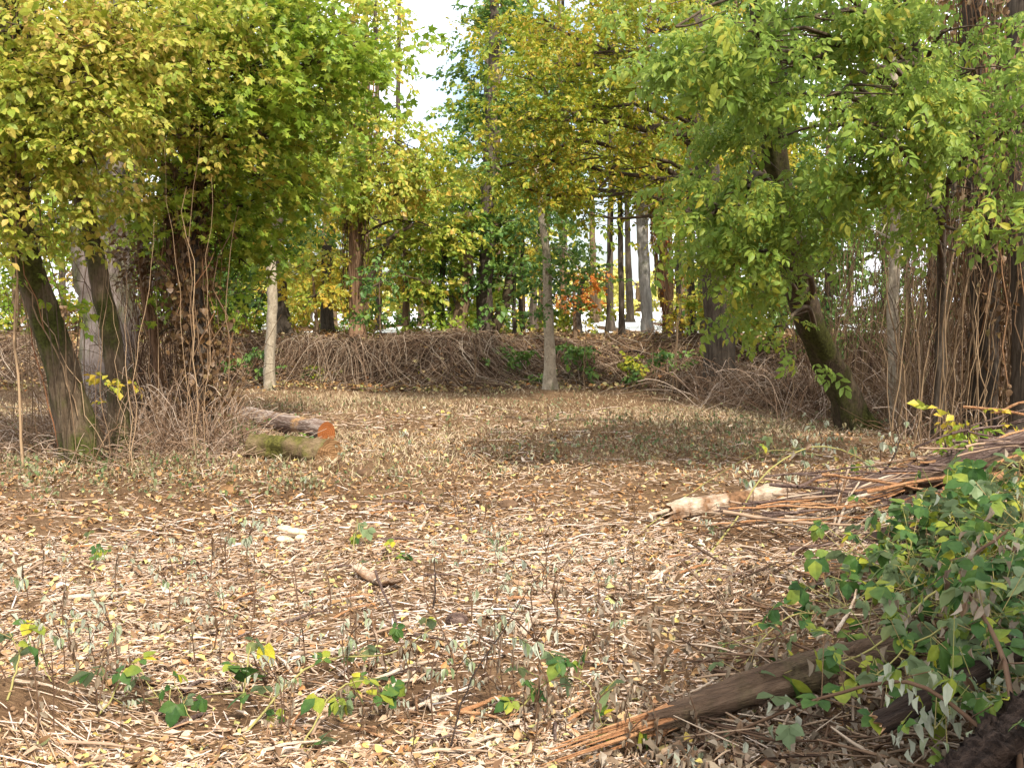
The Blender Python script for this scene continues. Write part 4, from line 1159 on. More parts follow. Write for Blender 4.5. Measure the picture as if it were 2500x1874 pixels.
BL = [bramble_leaf(5), bramble_leaf(3), bramble_leaf(5), bramble_leaf(3)]


def bramble_cane(pts, r, nl, label, ll=(.09, .14), leaf='bramble', dead=0, group="arching bramble canes", name="bramble_cane", stem='greenstem', up=(-.35, .4), spread=.05):
    pts = [np.asarray(q, float) for q in pts]
    root = thing(name, label, "bramble", pts[0], group)
    n = 20
    if r > .008: stem = 'darkstem'
    q = smooth_path(pts, n) + np.cumsum(rng.normal(0, .004, (n, 3)), 0)
    sb = MB().add(*tubes(q, np.linspace(r, r * .45, n), 6))
    pos = q[rng.integers(2, n, nl)] if nl else np.zeros((0, 3))
    end = pos + rng.normal(0, spread, (nl, 3)) + np.array([0, 0, .03])
    if nl:
        tt = np.linspace(0, 1, 4)[None, :, None]
        sb.add(*tubes(pos[:, None] * (1 - tt) + end[:, None] * tt, np.full((nl, 4), .0018), 4))
    sb.build("stem", BM[stem], root)
    if nl:
        lb = MB(); w = rng.integers(0, 4, nl)
        for i in range(4):
            k = w == i
            if k.any(): lb.add(*place(BL[i], end[k], rots(int(k.sum()), up, (0, .4)), rng.uniform(*ll, int(k.sum()))))
        lb.build("leaves", LM[leaf], root, smooth=False)
    if dead:
        k = q[rng.integers(2, n, dead)] + rng.normal(0, .05, (dead, 3))
        MB().add(*place(leaf_oval(.2, .25, .2), k, rots(dead, (-1.3, .35), (0, .6)), rng.uniform(.03, .08, dead))).build("withered_leaves", LM['wilted' if rng.uniform() < .5 else 'withered'], root, smooth=False)
    return root


def on(px, py, lift=0.0):
    g = G(px, py); g[2] += lift
    return g


WS = .62
protos = {
    'grey': [wilted_proto(.34, 14, 'wilted'), wilted_proto(.26, 9, 'wilted', (.05, .09), .24, 1), wilted_proto(.42, 18, 'wilted', (.06, .11), .2, 3)],
    'brown': [wilted_proto(.36, 14, 'withered'), wilted_proto(.28, 9, 'withered', (.04, .08), .26, 1)],
    'bare': [wilted_proto(.45, 0, None, branchy=3, name="bare_stalk"), wilted_proto(.36, 0, None, branchy=1, name="bare_stalk"), wilted_proto(.55, 3, 'withered', branchy=4, name="bare_stalk")],
}
_r = np.random.default_rng(77)
EXTRA = [(k, float(_r.uniform(60, 1500)), float(_r.uniform(1380, 1840)), float(_r.uniform(.5, .95))) for k in ['grey'] * 34 + ['brown'] * 22 + ['bare'] * 12]
used = set()
SAID = {'grey': ("pale green wilted plant with drooping leaves in the clearing", "wilted plant", "pale wilted plants in the clearing"),
        'brown': ("brown withered plant with curled leaves in the clearing", "withered plant", "brown withered plants in the clearing"),
        'bare': ("dark bare upright stalk poking out of the mulch", "stalk", "bare stalks poking out of the mulch")}


def put(kind, px, py, sc=1.0):
    i = int(rng.integers(0, len(protos[kind])))
    o = protos[kind][i]
    g = on(px, py); rz = rng.uniform(0, 6.28); sc *= rng.uniform(.8, 1.2)
    lab, cat, grp = SAID[kind]
    if (kind, i) not in used:
        used.add((kind, i))
        o.location = g; o.rotation_euler = (0, 0, rz); o.scale = (sc,) * 3
    else:
        o = copy_tree(o, g, rz, sc)
    tag(o, lab, cat, grp)


for px, py, s in ((445, 1400, 1), (470, 1560, 1.2), (430, 1500, 1), (360, 1560, .9), (240, 1640, .9), (100, 1640, 1), (150, 1690, .9), (660, 1180, .9), (1000, 1130, .8), (1150, 1130, .8), (1300, 1160, .9), (1400, 1130, .9), (560, 1420, .9), (610, 1430, .9),
                  (840, 1700, .8), (900, 1660, .8), (1000, 1640, .9), (1060, 1790, 1.1), (960, 1750, .8), (1230, 1740, .9), (700, 1780, .7), (280, 1700, .9), (1500, 1620, .8), (1120, 1380, .8), (1080, 1400, .7), (1830, 1280, .9), (1880, 1220, 1), (1960, 1130, 1.1),
                  (2000, 1110, 1.1), (2060, 1140, 1), (2150, 1130, 1.1), (1950, 1180, 1), (2180, 1180, 1), (2240, 1150, 1), (1700, 1300, .8), (1740, 1350, .7), (1600, 1150, .8), (1700, 1180, .8), (830, 1150, .8), (760, 1230, .7), (590, 1260, .8), (320, 1400, .7), (60, 1560, .9)):
    put('grey', px, py, s * (.92 if py > 1350 and px < 1300 else 1.35 if px > 1800 else .8))
for px, py, s in ((480, 1640, 1), (540, 1630, 1), (580, 1660, .9), (520, 1600, .9), (420, 1440, .9), (1290, 1640, .8), (1330, 1590, .7), (1180, 1650, .8), (1380, 1800, .9), (1450, 1850, .9), (1300, 1850, .9), (1520, 1860, 1), (1600, 1850, .9), (1700, 1830, 1), (1180, 1280, .9), (1150, 1290, 1), (2080, 1160, 1),
                  (2130, 1200, 1), (1990, 1230, .9), (2050, 1260, .8), (1120, 1480, .7), (700, 1560, .7), (1650, 1420, .7), (1210, 1500, .7), (870, 1820, .8), (1000, 1860, .8), (350, 1750, .8)):
    put('brown', px, py, s * .8)
for px, py, s in ((1165, 1310, 1.1), (1110, 1250, 1.2), (1120, 1320, 1), (1240, 1200, 1), (1550, 1270, 1.1), (1560, 1275, .9), (1520, 1490, .9), (1540, 1480, .9), (1510, 1500, .8), (1420, 1620, 1.2), (1410, 1610, 1), (1050, 1500, 1), (1100, 1180, 1.1), (1200, 1120, 1.2), (1000, 1180, .9), (420, 1370, .9),
                  (560, 1380, .9), (1370, 1120, 1), (1480, 1180, 1), (1320, 1420, .9), (1260, 1460, .8), (20, 1660, 1), (130, 1660, .9), (1850, 1200, 1.4), (1910, 1260, 1.3), (2040, 1230, 1.5), (2090, 1260, 1.2), (1980, 1200, 1.2), (2180, 1300, 1.2), (950, 1050, 1.2), (1070, 1060, 1.2), (1250, 1050, 1.2), (1350, 1060, 1.2), (860, 1100, 1)):
    put('bare', px, py, s * .68)

for k_, px, py, s in EXTRA: put(k_, px, py, s)

# foreground bramble sprigs, each with its own place and leaves
bramble_cane([on(590, 1800, .01), on(760, 1720, .16), on(960, 1640, .10), on(1060, 1560, .05)], .005, 9, "long thin bramble cane trailing in the foreground left of centre, green and yellow leaves", (.08, .12), dead=8)
bramble_cane([on(720, 1850, .01), on(800, 1790, .14), on(880, 1770, .20), on(960, 1760, .10)], .004, 12, "low leafy bramble sprig at the bottom left of centre with lime green leaves", (.08, .12))
bramble_cane([on(1240, 1760, .0), on(1330, 1750, .14), on(1430, 1760, .18), on(1480, 1800, .08)], .004, 12, "leafy green bramble sprig beside the splintered log's orange tip", (.08, .13), dead=4)
bramble_cane([on(860, 1360, .0), on(870, 1330, .16), on(900, 1370, .10)], .003, 5, "small bramble sprig with drooping green leaves near the shelf fungus", (.08, .12), up=(-1.0, .3))
bramble_cane([on(900, 1385, .0), on(970, 1365, .06), on(1010, 1365, .03)], .003, 6, "flat green bramble sprig just behind the curved bark piece", (.06, .10))
bramble_cane([on(230, 1760, .0), on(310, 1700, .14), on(380, 1730, .06)], .004, 7, "bramble sprig with pale green leaves near the bottom left", (.07, .12))
bramble_cane([on(20, 1720, .0), on(60, 1660, .14), on(110, 1700, .05)], .004, 6, "dark green bramble sprig by the earth mound at the left edge", (.07, .12))
bramble_cane([on(590, 1760, .0), on(620, 1690, .18), on(650, 1720, .10)], .004, 6, "upright bramble sprig with a white backed leaf in the left foreground", (.09, .13), up=(-.9, .4))
bramble_cane([on(410, 1790, .0), on(440, 1750, .12), on(470, 1790, .03)], .003, 4, "tiny two leaved green bramble sprig in the left foreground", (.07, .10))
bramble_cane([on(150, 1380, .0), on(190, 1360, .06), on(220, 1380, .02)], .003, 4, "little green bramble sprig at the left among the pale straw", (.06, .09))
# arching canes by the log pile
bramble_cane([on(1680, 1420, .0), P(1790, 1270, 6.6), P(1870, 1150, 6.9), P(1990, 1085, 7.1), P(2130, 1130, 7.2), P(2200, 1240, 7.0)], .007, 4, "yellow green arching cane curving over the white log", (.07, .10), up=(-1.1, .3), dead=10)
bramble_cane([on(1560, 1300, .0), P(1700, 1190, 8.2), P(1860, 1100, 8.0), P(2000, 1110, 7.9)], .005, 3, "thin arching cane behind the white log", (.07, .10), dead=8)
# the bramble bush bottom right
C0 = [(2560, 1330, 4.6), (2480, 1420, 4.4), (2540, 1500, 4.2), (2440, 1280, 5.0), (2560, 1220, 5.2)]
specs = [
    ((2540, 1760, 3.0), [(2270, 1690, 3.2), (2080, 1690, 3.4), (1830, 1770, 3.5), (1630, 1870, 3.3)], .0085, 6, 16, "long smooth bramble cane sweeping across the bottom right corner"),
    ((2460, 1480, 4.0), [(2300, 1440, 4.0), (2150, 1570, 3.9), (1980, 1640, 3.9), (1830, 1660, 3.9)], .006, 12, 8, "thorny bramble cane crossing the splintered log"),
    ((2330, 1320, 4.8), [(2200, 1390, 4.8), (2050, 1480, 4.7), (1930, 1500, 4.7), (1830, 1620, 4.3)], .005, 20, 5, "bramble cane with rosettes of green leaves above the splintered log"),
    ((2420, 1300, 5.0), [(2280, 1240, 5.2), (2160, 1280, 5.3), (2060, 1350, 5.2)], .005, 22, 4, "bramble cane with yellow and green leaves reaching toward the orange rotten log"),
    ((2520, 1850, 2.7), [(2430, 1600, 3.3), (2330, 1400, 3.8), (2440, 1290, 4.0)], .011, 10, 18, "thick woody bramble stem rising at the right edge"),
    ((2540, 1600, 3.6), [(2400, 1500, 3.8), (2260, 1560, 3.8), (2120, 1660, 3.7)], .006, 22, 14, "bramble cane with big drooping leaves in the bottom right"),
    ((2560, 1420, 4.3), [(2420, 1370, 4.4), (2300, 1390, 4.4), (2180, 1440, 4.4)], .006, 34, 8, "densely leaved bramble cane in the middle of the right bush"),
    ((2560, 1280, 4.8), [(2450, 1200, 5.0), (2340, 1230, 5.0), (2230, 1310, 5.0)], .006, 34, 6, "densely leaved bramble cane along the top of the right bush"),
    ((2580, 1180, 5.0), [(2490, 1130, 5.2), (2420, 1170, 5.2), (2350, 1250, 5.1)], .005, 26, 4, "bramble cane with yellowing leaves at the right edge over the logs"),
    ((2580, 1520, 4.0), [(2500, 1460, 4.1), (2420, 1520, 4.0), (2380, 1620, 3.8)], .005, 30, 10, "bramble cane with dark leaves hanging at the right edge"),
    ((2500, 1700, 3.3), [(2400, 1640, 3.5), (2300, 1660, 3.5), (2200, 1760, 3.3)], .005, 10, 26, "half dead bramble cane over the dark log at the bottom right"),
    ((2560, 1340, 4.5), [(2480, 1280, 4.6), (2390, 1330, 4.6), (2290, 1460, 4.4)], .005, 34, 6, "bramble cane with white backed leaves turned over in the right bush"),
    ((2470, 1400, 4.6), [(2380, 1330, 4.7), (2280, 1340, 4.8), (2190, 1400, 4.7)], .005, 30, 5, "bramble cane with rounded green leaves at the left of the right bush"),
    ((2560, 1620, 3.6), [(2480, 1540, 3.7), (2420, 1600, 3.6), (2360, 1700, 3.4)], .005, 18, 18, "bramble cane with shrivelled grey leaves near the bottom right"),
]
specs += [
    ((2580, 1250, 5.3), [(2480, 1180, 5.5), (2380, 1210, 5.6), (2290, 1270, 5.6)], .005, 22, 6, "bramble cane trailing over the orange broken log"),
    ((2400, 1500, 4.3), [(2280, 1460, 4.4), (2170, 1500, 4.4), (2080, 1590, 4.2)], .005, 18, 10, "bramble cane hanging over the thick end of the splintered log"),
    ((2560, 1700, 3.4), [(2470, 1620, 3.5), (2380, 1680, 3.4), (2300, 1790, 3.2)], .005, 16, 16, "bramble cane hanging before the thick dark log"),
    ((2420, 1380, 4.9), [(2300, 1330, 5.0), (2190, 1350, 5.0), (2100, 1430, 4.9)], .005, 20, 8, "bramble cane reaching out over the pale splinters behind the splintered log"),
    ((2600, 1470, 4.2), [(2520, 1390, 4.3), (2450, 1430, 4.2), (2400, 1540, 4.0)], .005, 28, 14, "bramble cane with drooping dark leaves deep in the bramble bush"),
]
for b, pts, r, nl, dead, lab in specs:
    base = P(*b); base[2] = min(base[2], float(hgt(base[0], base[1])) + .1)
    bramble_cane([base] + [P(*q) for q in pts], r, int(nl * 1.6), lab, (.07, .14), dead=int(dead * 3.2), up=(-.5, .55), spread=.10)
tag(MB().add(*place(leaf_oval(.22, .3, .25), (lambda q: q + np.stack([0 * q[:, 0], 0 * q[:, 0], rng.uniform(.005, .10, len(q))], -1))(Gv(rng.uniform(1450, 2700, 2600), 1960 - 560 * rng.uniform(0, 1, 2600) ** 1.2)), rots(2600, (-.9, .7), (0, .8)), rng.uniform(.02, .075, 2600)))
    .build("withered_leaf_litter", LM['withered'], smooth=False), "crumpled brown and grey leaves heaped under the brambles at bottom right", "dead leaves", kind="stuff")
q = Gv(rng.uniform(1700, 2700, 700), rng.uniform(1240, 1900, 700))
tag(MB().add(*sticks(q, rng.uniform(.10, .5, 700), rng.uniform(.002, .007, 700), 4, pitch=.3, lift=.10)).build("bramble_debris", BM['bankdry']), "dry twigs and splinters heaped under the brambles on the right", "debris", kind="stuff")


# ------------------------------------------------------------------ logs
def quat_x(d):
    from mathutils import Vector
    return Vector(d).to_track_quat('X', 'Z')


def woodmat(name, cols, bump=.8, patch=None, patch_at=.55, stretch=(1.0, 9, 9)):
    return barkmat(name, cols, stretch, 2.4, bump, patch, patch_at)


def rings_mat(name, c1, c2):
    m, n, out = newmat(name)
    v = objvec(n, (.15, 1, 1))
    w = n.nodes.new("ShaderNodeTexWave"); w.wave_type = 'RINGS'; w.rings_direction = 'X'
    w.inputs["Scale"].default_value = 14; w.inputs["Distortion"].default_value = 2.5; w.inputs["Detail"].default_value = 3
    n.links.new(v, w.inputs["Vector"])
    nz_ = noise(n, 9, 5, v)
    f = math_(n, 'ADD', math_(n, 'MULTIPLY', w.outputs["Fac"], .35), math_(n, 'MULTIPLY', nz_.outputs["Fac"], .75))
    r = ramp(n, [c1, c2], [.25, .8]); n.links.new(f, r.inputs["Fac"])
    p_ = n.nodes.new("ShaderNodeBsdfPrincipled"); p_.inputs["Roughness"].default_value = .85; p_.inputs["Specular IOR Level"].default_value = .15
    n.links.new(r.outputs["Color"], p_.inputs["Base Color"])
    bp = n.nodes.new("ShaderNodeBump"); bp.inputs["Strength"].default_value = .4; bp.inputs["Distance"].default_value = .01
    n.links.new(f, bp.inputs["Height"]); n.links.new(bp.outputs[0], p_.inputs["Normal"])
    n.links.new(p_.outputs[0], out.inputs[0])
    return m


WM = {
    'log_bark': woodmat("flaking_log_bark", [(.045, .028, .022), (.20, .135, .105), (.60, .51, .44)], 1.6, (.42, .24, .10), .57),
    'log_moss': woodmat("mossy_log_bark", [(.06, .038, .022), (.14, .095, .05), (.25, .18, .10)], 1.0, (.085, .078, .018), .48, (3, 7, 7)),
    'white': woodmat("peeled_white_wood", [(.20, .12, .07), (.44, .33, .23), (.64, .54, .43)], 1.2, (.16, .085, .042), .53),
    'rotten': woodmat("rotten_grey_wood", [(.035, .02, .016), (.12, .075, .058), (.30, .215, .17)], 1.8),
    'orange': woodmat("orange_rotten_wood", [(.15, .06, .025), (.36, .17, .075), (.52, .31, .16)], 1.6),
    'splint_bark': woodmat("brown_splintered_bark", [(.035, .022, .014), (.10, .062, .038), (.20, .13, .08)], 1.6, (.08, .06, .03), .6),
    'dark': woodmat("shade_darkened_bark", [(.014, .009, .007), (.04, .026, .019), (.10, .065, .045)], 2.0),  # dark bark, darkened further so its colour carries the corner's shadow
    'cut': rings_mat("orange_cut_wood", (.15, .045, .013), (.27, .092, .026)),
    'cut_rotten': rings_mat("crumbling_cut_wood", (.09, .045, .018), (.24, .135, .06)),
    'cut_pale': rings_mat("pale_cut_wood", (.22, .10, .045), (.50, .32, .18)),
}


def log(name, label, p0, p1, r0, r1, bark, ends=('cut_pale', 'cut_pale'), lump=.06, sag=0.0, k=22, n=28, splinters=0, splint_mat='orange', cat="log", ragged=0.0, stub=0, group=None, knots=0, oblique=0.0):
    """a lying log along its own X axis from p0 to p1; parts: bark, cut_end, splinter"""
    p0, p1 = np.asarray(p0, float), np.asarray(p1, float)
    L = float(np.linalg.norm(p1 - p0))
    root = thing(name, label, cat, p0, group, quat_x((p1 - p0) / L))
    t = np.linspace(0, 1, n)
    a = np.arange(k) / k * 2 * pi
    ph = rng.uniform(0, 6.28, 5)
    cx = L * t; cy = .25 * r0 * np.sin(4 * t + ph[0]) * (lump > .03); cz = -sag * np.sin(pi * t)
    jit = 1 + lump * (np.sin(2 * a[None] + ph[1] + 3 * t[:, None]) + .7 * np.sin(3 * a[None] + ph[2] - 7 * t[:, None]) + .5 * np.sin(7 * a[None] + ph[3])) + rng.normal(0, lump * .5, (n, k))
    for _ in range(knots):
        ti, ai = rng.uniform(.1, .9), rng.uniform(0, 6.28)
        jit += .28 * np.exp(-((t[:, None] - ti) / .05) ** 2) * np.clip(np.cos(a[None] - ai), 0, 1) ** 3
    r = (r0 + (r1 - r0) * t)[:, None] * jit
    xx = cx[:, None] + np.zeros(k)
    if ragged:
        e = np.abs(rng.normal(0, ragged, k)); xx[0] -= e; xx[-1] += np.abs(rng.normal(0, ragged, k))
    xx[:4] += oblique * (r[:4] * np.cos(a)) * np.array([1, .75, .5, .25])[:, None]
    V = np.stack([xx, cy[:, None] + r * np.cos(a), cz[:, None] + r * np.sin(a)], -1)
    i = np.arange(n - 1)[:, None] * k; j = np.arange(k)[None]; j2 = (j + 1) % k
    F = np.stack([i + j, i + k + j, i + k + j2, i + j2], -1).reshape(-1, 4)
    M = np.array(root.matrix_basis)
    W_ = lambda q: q @ M[:3, :3].T + M[:3, 3]
    root_m = root
    MB().add(W_(V.reshape(-1, 3)), F).build("bark", WM[bark], root_m)
    for e, mname in zip((0, n - 1), ends):
        if not mname: continue
        s = -1 if e == 0 else 1
        rim = V[e] * 1.0; c = rim.mean(0)
        ring2 = c + (rim - c) * .6 + np.array([s * rng.normal(-.004, .003), 0, 0]) + rng.normal(0, ragged * .5, (k, 3)) * np.array([1, 0, 0])
        VV = np.vstack([rim + np.array([s * .002, 0, 0]), ring2, c[None]])
        q4 = np.stack([j[0], j2[0], k + j2[0], k + j[0]], -1); t3 = np.stack([k + j[0], k + j2[0], np.full(k, 2 * k)], -1)
        if e == 0: q4, t3 = q4[:, ::-1], t3[:, ::-1]
        MB().add(W_(VV), q4).add(W_(VV), t3).build("cut_end", WM[mname], root_m, smooth=False)
    for _ in range(splinters):
        aa = rng.uniform(0, 6.28); rr = r0 * rng.uniform(.1, .95); l0 = rng.uniform(.15, .62) * (1.0 if splinters > 12 else .6); w = rng.uniform(.007, .020) * (r0 / .05)
        q = np.array([[rng.uniform(.05, .4), rr * math.cos(aa), rr * math.sin(aa)], [-.2 * l0, rr * math.cos(aa) * 1.05, rr * math.sin(aa)], [-l0, rr * math.cos(aa) * rng.uniform(.6, 1.3), rr * math.sin(aa) - .02]])
        VV, FF = tubes(q, np.array([w, w * .8, w * .12]), 5, rng.uniform(.6, 1.3, (1, 3, 5)))
        MB().add(W_(VV), FF).build("splinter", WM[splint_mat], root_m, smooth=False)
    return root


def lie(px, py, r, Y=None):                      # axis point of a log whose underside touches the ground at that pixel
    g = G(px, py) if Y is None else P(px, py, Y)
    if Y is None: g[2] += r * .85
    return g


log("cut_log", "sawn log with bright orange cut end and flaking pale bark", lie(800, 1078, .125), lie(575, 1030, .13), .124, .13, 'log_bark', ('cut', 'cut_pale'), .05, knots=3)
log("mossy_log", "moss covered log with crumbling end lying in front of the sawn log", lie(806, 1124, .11), lie(615, 1116, .115), .112, .125, 'log_moss', ('cut_rotten', 'cut_rotten'), .13, ragged=.012, knots=5, oblique=.8)
log("white_log", "peeled white log left of the log pile, broken brown end nearest", lie(1640, 1268, .062), lie(1915, 1212, .065), .062, .07, 'white', ('cut_rotten', 'cut_pale'), .13, ragged=.03, knots=4, splinters=3, splint_mat='white')
log("rotten_log", "long grey brown rotten log running along the top of the log pile", P(1910, 1268, 7.2), P(2560, 1072, 6.45), .085, .10, 'rotten', ('cut_pale', 'cut_pale'), .2, ragged=.05, splinters=6, knots=6, splint_mat='rotten')
log("rotten_log", "second rotten log lying close behind the long one on the pile", P(2060, 1225, 7.7), P(2580, 1045, 7.1), .05, .065, 'rotten', ('cut_pale', 'cut_pale'), .2, ragged=.05, splinters=5, knots=6, splint_mat='rotten')
log("rotten_log", "greyish split log lying lowest in the pile behind the orange rotten log", P(1990, 1278, 7.0), P(2420, 1190, 6.3), .045, .06, 'rotten', ('cut_pale', 'cut_pale'), .22, ragged=.05, splinters=5, splint_mat='rotten', knots=5)
log("rotten_log", "short dark brown log propped on the pile above the orange broken log", P(2230, 1180, 6.6), P(2560, 1110, 6.1), .05, .055, 'splint_bark', ('orange', 'cut_pale'), .22, ragged=.05, splinters=6, knots=5)
log("orange_rotten_log", "short crumbling orange log in front of the log pile", P(1835, 1292, 6.9), P(2090, 1283, 6.75), .055, .05, 'orange', ('orange', 'orange'), .16, ragged=.04, splinters=5)
log("orange_broken_log", "broken orange log half hidden by leaves at the right edge", P(2330, 1212, 5.9), P(2600, 1150, 5.5), .065, .08, 'orange', ('cut_pale', 'cut_pale'), .12, ragged=.04, splinters=4)
log("splintered_log", "big foreground log tapering to a splintered orange tip at lower left", P(1650, 1745, 3.58), P(2300, 1560, 4.35), .042, .088, 'splint_bark', ('orange', 'cut_pale'), .18, knots=6, ragged=.08, splinters=22, sag=-.02)
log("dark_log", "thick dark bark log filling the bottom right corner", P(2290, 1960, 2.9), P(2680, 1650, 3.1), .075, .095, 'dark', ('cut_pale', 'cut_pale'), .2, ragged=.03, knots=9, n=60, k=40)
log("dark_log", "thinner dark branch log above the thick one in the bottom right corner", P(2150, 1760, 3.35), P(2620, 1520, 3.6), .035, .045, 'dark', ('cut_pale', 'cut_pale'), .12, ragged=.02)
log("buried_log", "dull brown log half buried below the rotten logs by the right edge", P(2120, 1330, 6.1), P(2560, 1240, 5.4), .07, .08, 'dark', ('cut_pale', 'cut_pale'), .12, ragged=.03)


def branch(label, pts, r, mat, group=None, name="fallen_branch", cat="branch", forks=1):
    q = smooth_path(pts, 12); L = np.linalg.norm(q[-1] - q[0])
    q = q + np.cumsum(rng.normal(0, .006 * L, q.shape), 0)
    mb = MB().add(*tubes(q, np.linspace(r, r * .5, 12), 7, 1 + rng.normal(0, .12, (1, 12, 7))))
    for _ in range(forks):
        i = int(rng.integers(3, 10)); d = q[min(i + 2, 11)] - q[i]; l = rng.uniform(.1, .25) * L
        mb.add(*tubes(smooth_path([q[i], q[i] + d / np.linalg.norm(d) * l + rng.normal(0, .35 * l, 3)], 4), np.linspace(r * .5, r * .2, 4), 5))
    return tag(mb.build(name, WM.get(mat) or BM[mat], None, True, pts[0]), label, cat, group)


# branches heaped along the log pile
for i in range(130):
    px = rng.uniform(1880, 2560); py0 = 1265 - (px - 1900) * .30 + rng.normal(15, 45)
    Y = rng.uniform(6.2, 7.8) - (px - 1900) / 660 * .5
    c = P(px, py0, Y); c[2] = max(c[2], float(hgt(c[0], c[1])) + .02)
    a = rng.normal(-.15, .35); l = rng.uniform(.3, 1.1); tz = rng.normal(.12, .14)
    d = np.array([math.cos(a), math.sin(a), tz]) * l
    branch("dry broken branch heaped on the log pile at right", [c - d / 2, c + rng.normal(0, .02, 3), c + d / 2], rng.uniform(.004, .014), rng.choice(['rotten', 'rotten', 'orange', 'white', 'dry']), "branches heaped on the log pile", forks=int(rng.integers(0, 2)))
branch("pale forked stick standing steeply against the log pile", [P(2010, 1420, 6.2), P(2045, 1250, 6.4), P(2075, 1145, 6.5)], .012, 'white', forks=2)
branch("second pale steep stick crossing the forked one at the log pile", [P(2035, 1330, 6.3), P(2060, 1240, 6.35), P(2100, 1165, 6.5)], .011, 'white')
branch("white fallen branch crossing over the top of the log pile", [P(2000, 1145, 7.3), P(2080, 1180, 7.1), P(2160, 1240, 6.9)], .010, 'white')
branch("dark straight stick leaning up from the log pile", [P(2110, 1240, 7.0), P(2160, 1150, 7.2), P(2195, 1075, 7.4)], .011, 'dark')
branch("straight bare stick lying on chips in front of the orange rotten log", [P(1905, 1362, 6.0), P(2060, 1350, 5.9)], .009, 'rotten', forks=0)
branch("tan slanting splinter leaning over the splintered log", [P(2040, 1545, 4.3), P(2070, 1500, 4.4), P(2090, 1440, 4.5)], .010, 'white', forks=0)
# sticks and strips singled out in the clearing
branch("orange stick lying across the middle of the clearing", [on(1215, 1228, .01), on(1290, 1218, .02), on(1350, 1208, .01)], .013, 'orange', forks=0)
branch("dark grey brown stick lying left of the orange stick", [on(935, 1228, .015), on(990, 1232, .015), on(1060, 1238, .01)], .017, 'rotten', forks=0)
branch("long pale wood strip lying in the left foreground", [on(100, 1478, .01), on(230, 1466, .02), on(330, 1455, .01)], .016, 'white', forks=0)
branch("long thin tan stem lying left above the pale strip", [on(310, 1335, .01), on(400, 1300, .03), on(450, 1275, .02)], .007, 'dry', forks=0)
branch("long curved straw stem at the left edge", [on(0, 1450, .01), on(100, 1395, .03), on(240, 1370, .01)], .008, 'dry', forks=0)
branch("short white upright stick in the left foreground", [on(540, 1415, -.02), on(536, 1372, .03)], .009, 'white', forks=0)
branch("white bone like stick in the middle foreground", [on(905, 1520, .06), on(912, 1560, .04), on(918, 1605, .01)], .008, 'white', forks=0)
branch("slanting brown stick leaning in front of the curved bark piece", [on(918, 1435, .10), on(945, 1490, .05), on(970, 1545, .0)], .008, 'rotten', forks=0)
branch("dark thin curved twig standing in the middle foreground", [on(1052, 1498, -.01), on(1060, 1460, .06), on(1062, 1430, .16)], .006, 'dark', forks=0)
branch("long dark thin twig slanting across the centre foreground", [on(1100, 1850, .05), on(1160, 1740, .16), on(1270, 1610, .30)], .004, 'dark', forks=2)
branch("reddish long stick lying at the bottom centre", [on(850, 1868, .01), on(950, 1856, .02), on(1050, 1850, .01)], .008, 'orange', forks=0)
branch("pale strip lying between the curved bark and the bare soil", [on(850, 1520, .01), on(920, 1532, .02), on(960, 1535, .01)], .010, 'white', forks=0)
branch("white broken stick lying flat in the centre", [on(1025, 1300, .01), on(1050, 1268, .03)], .016, 'white', forks=0)
branch("pale split wood piece in the middle right foreground", [on(1275, 1560, .01), on(1300, 1530, .03), on(1325, 1495, .02)], .016, 'white', forks=0)
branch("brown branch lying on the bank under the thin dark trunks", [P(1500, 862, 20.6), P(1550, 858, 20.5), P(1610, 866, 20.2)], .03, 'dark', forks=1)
branch("tan plank like stick lying in the shade right of centre", [on(1580, 1132, .02), on(1650, 1140, .02)], .022, 'white', forks=0)
for i in range(110):
    px, py = rng.uniform(0, 2100), rng.uniform(1230, 1860)
    if px > 1500 and py > 1500: px -= 900
    g = on(px, py, .012); a = rng.normal(.2, .7); l = rng.uniform(.12, .34)
    d = np.array([math.cos(a), math.sin(a), 0]) * l
    e = g + d; e[2] = float(hgt(e[0], e[1])) + rng.uniform(.01, .05)
    branch("pale broken stick lying on the mulch of the clearing", [g, (g + e) / 2 + np.array([0, 0, .012]), e], rng.uniform(.005, .012), rng.choice(['white', 'white', 'dry', 'orange', 'rotten']), "pale broken sticks on the mulch", "broken_stick", "stick", 0)


# bark piece, fungus, clods
def bark_piece():
    a0, a1 = on(865, 1415), on(985, 1455)
    d = a1 - a0; L = np.linalg.norm(d); d /= L; s = np.cross(d, [0, 0, 1.]); s /= np.linalg.norm(s)
    V = []; nu, nv = 16, 9
    for i in range(nu):
        t = i / (nu - 1); w = .055 * math.sin(pi * (.12 + .8 * t)) ** .7
        for j in range(nv):
            u = -1.25 + 2.5 * j / (nv - 1)
            V.append(a0 + d * L * t + s * math.sin(u) * w * -1 + np.array([0, 0, .05 + .07 * (abs(t - .5) ** 2) * 4 * .6 - math.cos(u) * w * .8 + .01]) + rng.normal(0, .0025, 3))
    V = np.array(V); i = np.arange(nu - 1)[:, None] * nv + np.arange(nv - 1)[None]
    F = np.stack([i, i + 1, i + nv + 1, i + nv], -1).reshape(-1, 4)
    o = MB().add(V, F).build("bark_piece", WM['white'], None, True, a0)
    md = o.modifiers.new("thick", 'SOLIDIFY'); md.thickness = .008
    return tag(o, "curved boat shaped piece of pale purplish bark in the foreground", "bark")


bark_piece()


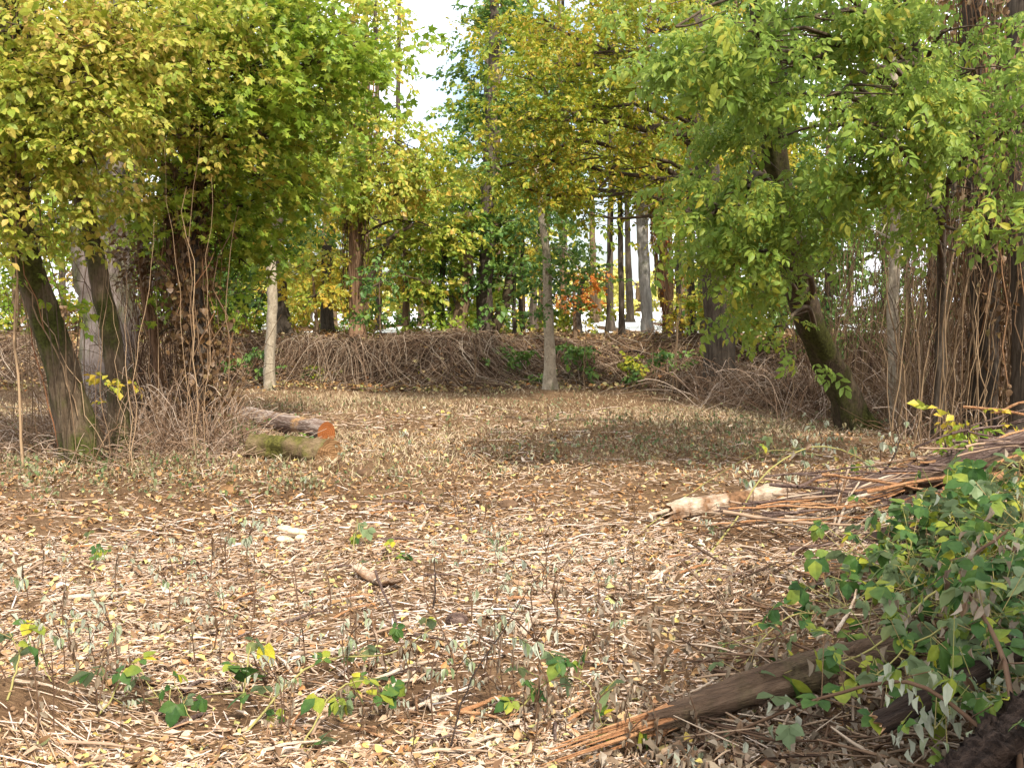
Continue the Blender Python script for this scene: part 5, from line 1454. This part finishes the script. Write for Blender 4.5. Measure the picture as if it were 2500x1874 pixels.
def fungus():
    c = on(705, 1325)
    root = thing("shelf_fungus", "cream coloured shelf fungus of overlapping lobes on the mulch", "fungus", c)
    fm = plainmat("cream_fungus", (.42, .30, .17), (.64, .52, .36), 25, .7)
    for i in range(7):
        k, rr = 18, rng.uniform(.035, .06)
        cc = c + np.array([rng.uniform(-.09, .09), rng.uniform(-.03, .04), .012 + .013 * i])
        a = np.arange(k) / k * 2 * pi
        rj = rr * (1 + .12 * np.sin(3 * a + i) + .08 * np.sin(7 * a))
        rings = [(0, .022), (.45, .022), (.85, .012), (1, .0), (.8, -.012)]
        V = np.concatenate([cc + np.stack([np.cos(a) * rj * f, np.sin(a) * rj * f * .8, np.full(k, z)], -1) for f, z in rings])
        q = np.arange(len(rings) - 1)[:, None] * k; j = np.arange(k)[None]
        F = np.stack([q + j, q + k + j, q + k + (j + 1) % k, q + (j + 1) % k], -1).reshape(-1, 4)
        MB().add(V, F).build("lobe", fm, root)


fungus()


def clod(label, px, py, r, mat, name="earth_clod", cat="clod"):
    c = on(px, py)
    u = np.linspace(0, pi, 9)[1:-1]; a = np.arange(14) / 14 * 2 * pi
    jr = 1 + rng.normal(0, .12, (7, 14))
    V = np.stack([np.sin(u)[:, None] * np.cos(a) * jr * r * 1.3, np.sin(u)[:, None] * np.sin(a) * jr * r, np.cos(u)[:, None] * jr * r * .7], -1).reshape(-1, 3)
    V = np.vstack([V, [[0, 0, .7 * r], [0, 0, -.7 * r]]]) + c + np.array([0, 0, r * .35])
    i = np.arange(6)[:, None] * 14; j = np.arange(14)[None]
    F = np.stack([i + j, i + 14 + j, i + 14 + (j + 1) % 14, i + (j + 1) % 14], -1).reshape(-1, 4)
    T = np.array([[98, jj, (jj + 1) % 14] for jj in range(14)] + [[99, 84 + (jj + 1) % 14, 84 + jj] for jj in range(14)])
    return tag(MB().add(V, F).add(V, T).build(name, mat, None, True, c), label, cat)


earth = plainmat("dark_earth", (.07, .04, .022), (.15, .09, .05), 14, .95)
clod("brown lump of rotten wood lying left of the mossy log's end", 555, 1205, .065, WM['cut_rotten'], "wood_lump", "wood")
clod("dark earth clod in the mid clearing right of the mossy log", 890, 1160, .06, earth)
clod("dark earth clod in the grass near the centre", 1285, 1095, .05, earth)
clod("dark earth lump behind the left rim of the shade", 1240, 1240, .06, earth)
clod("small rotten stump piece with brown splinters in the foreground", 1115, 1520, .045, WM['rotten'], "stump_piece", "stump")
clod("white wood chunk on the mulch at centre right", 1350, 1440, .035, WM['white'], "wood_chunk", "wood")
clod("second white wood chunk on the mulch near the right", 1650, 1420, .03, WM['white'], "wood_chunk", "wood")
clod("crumbling orange chunk lying under the splintered log", 1805, 1770, .035, WM['orange'], "wood_chunk", "wood")
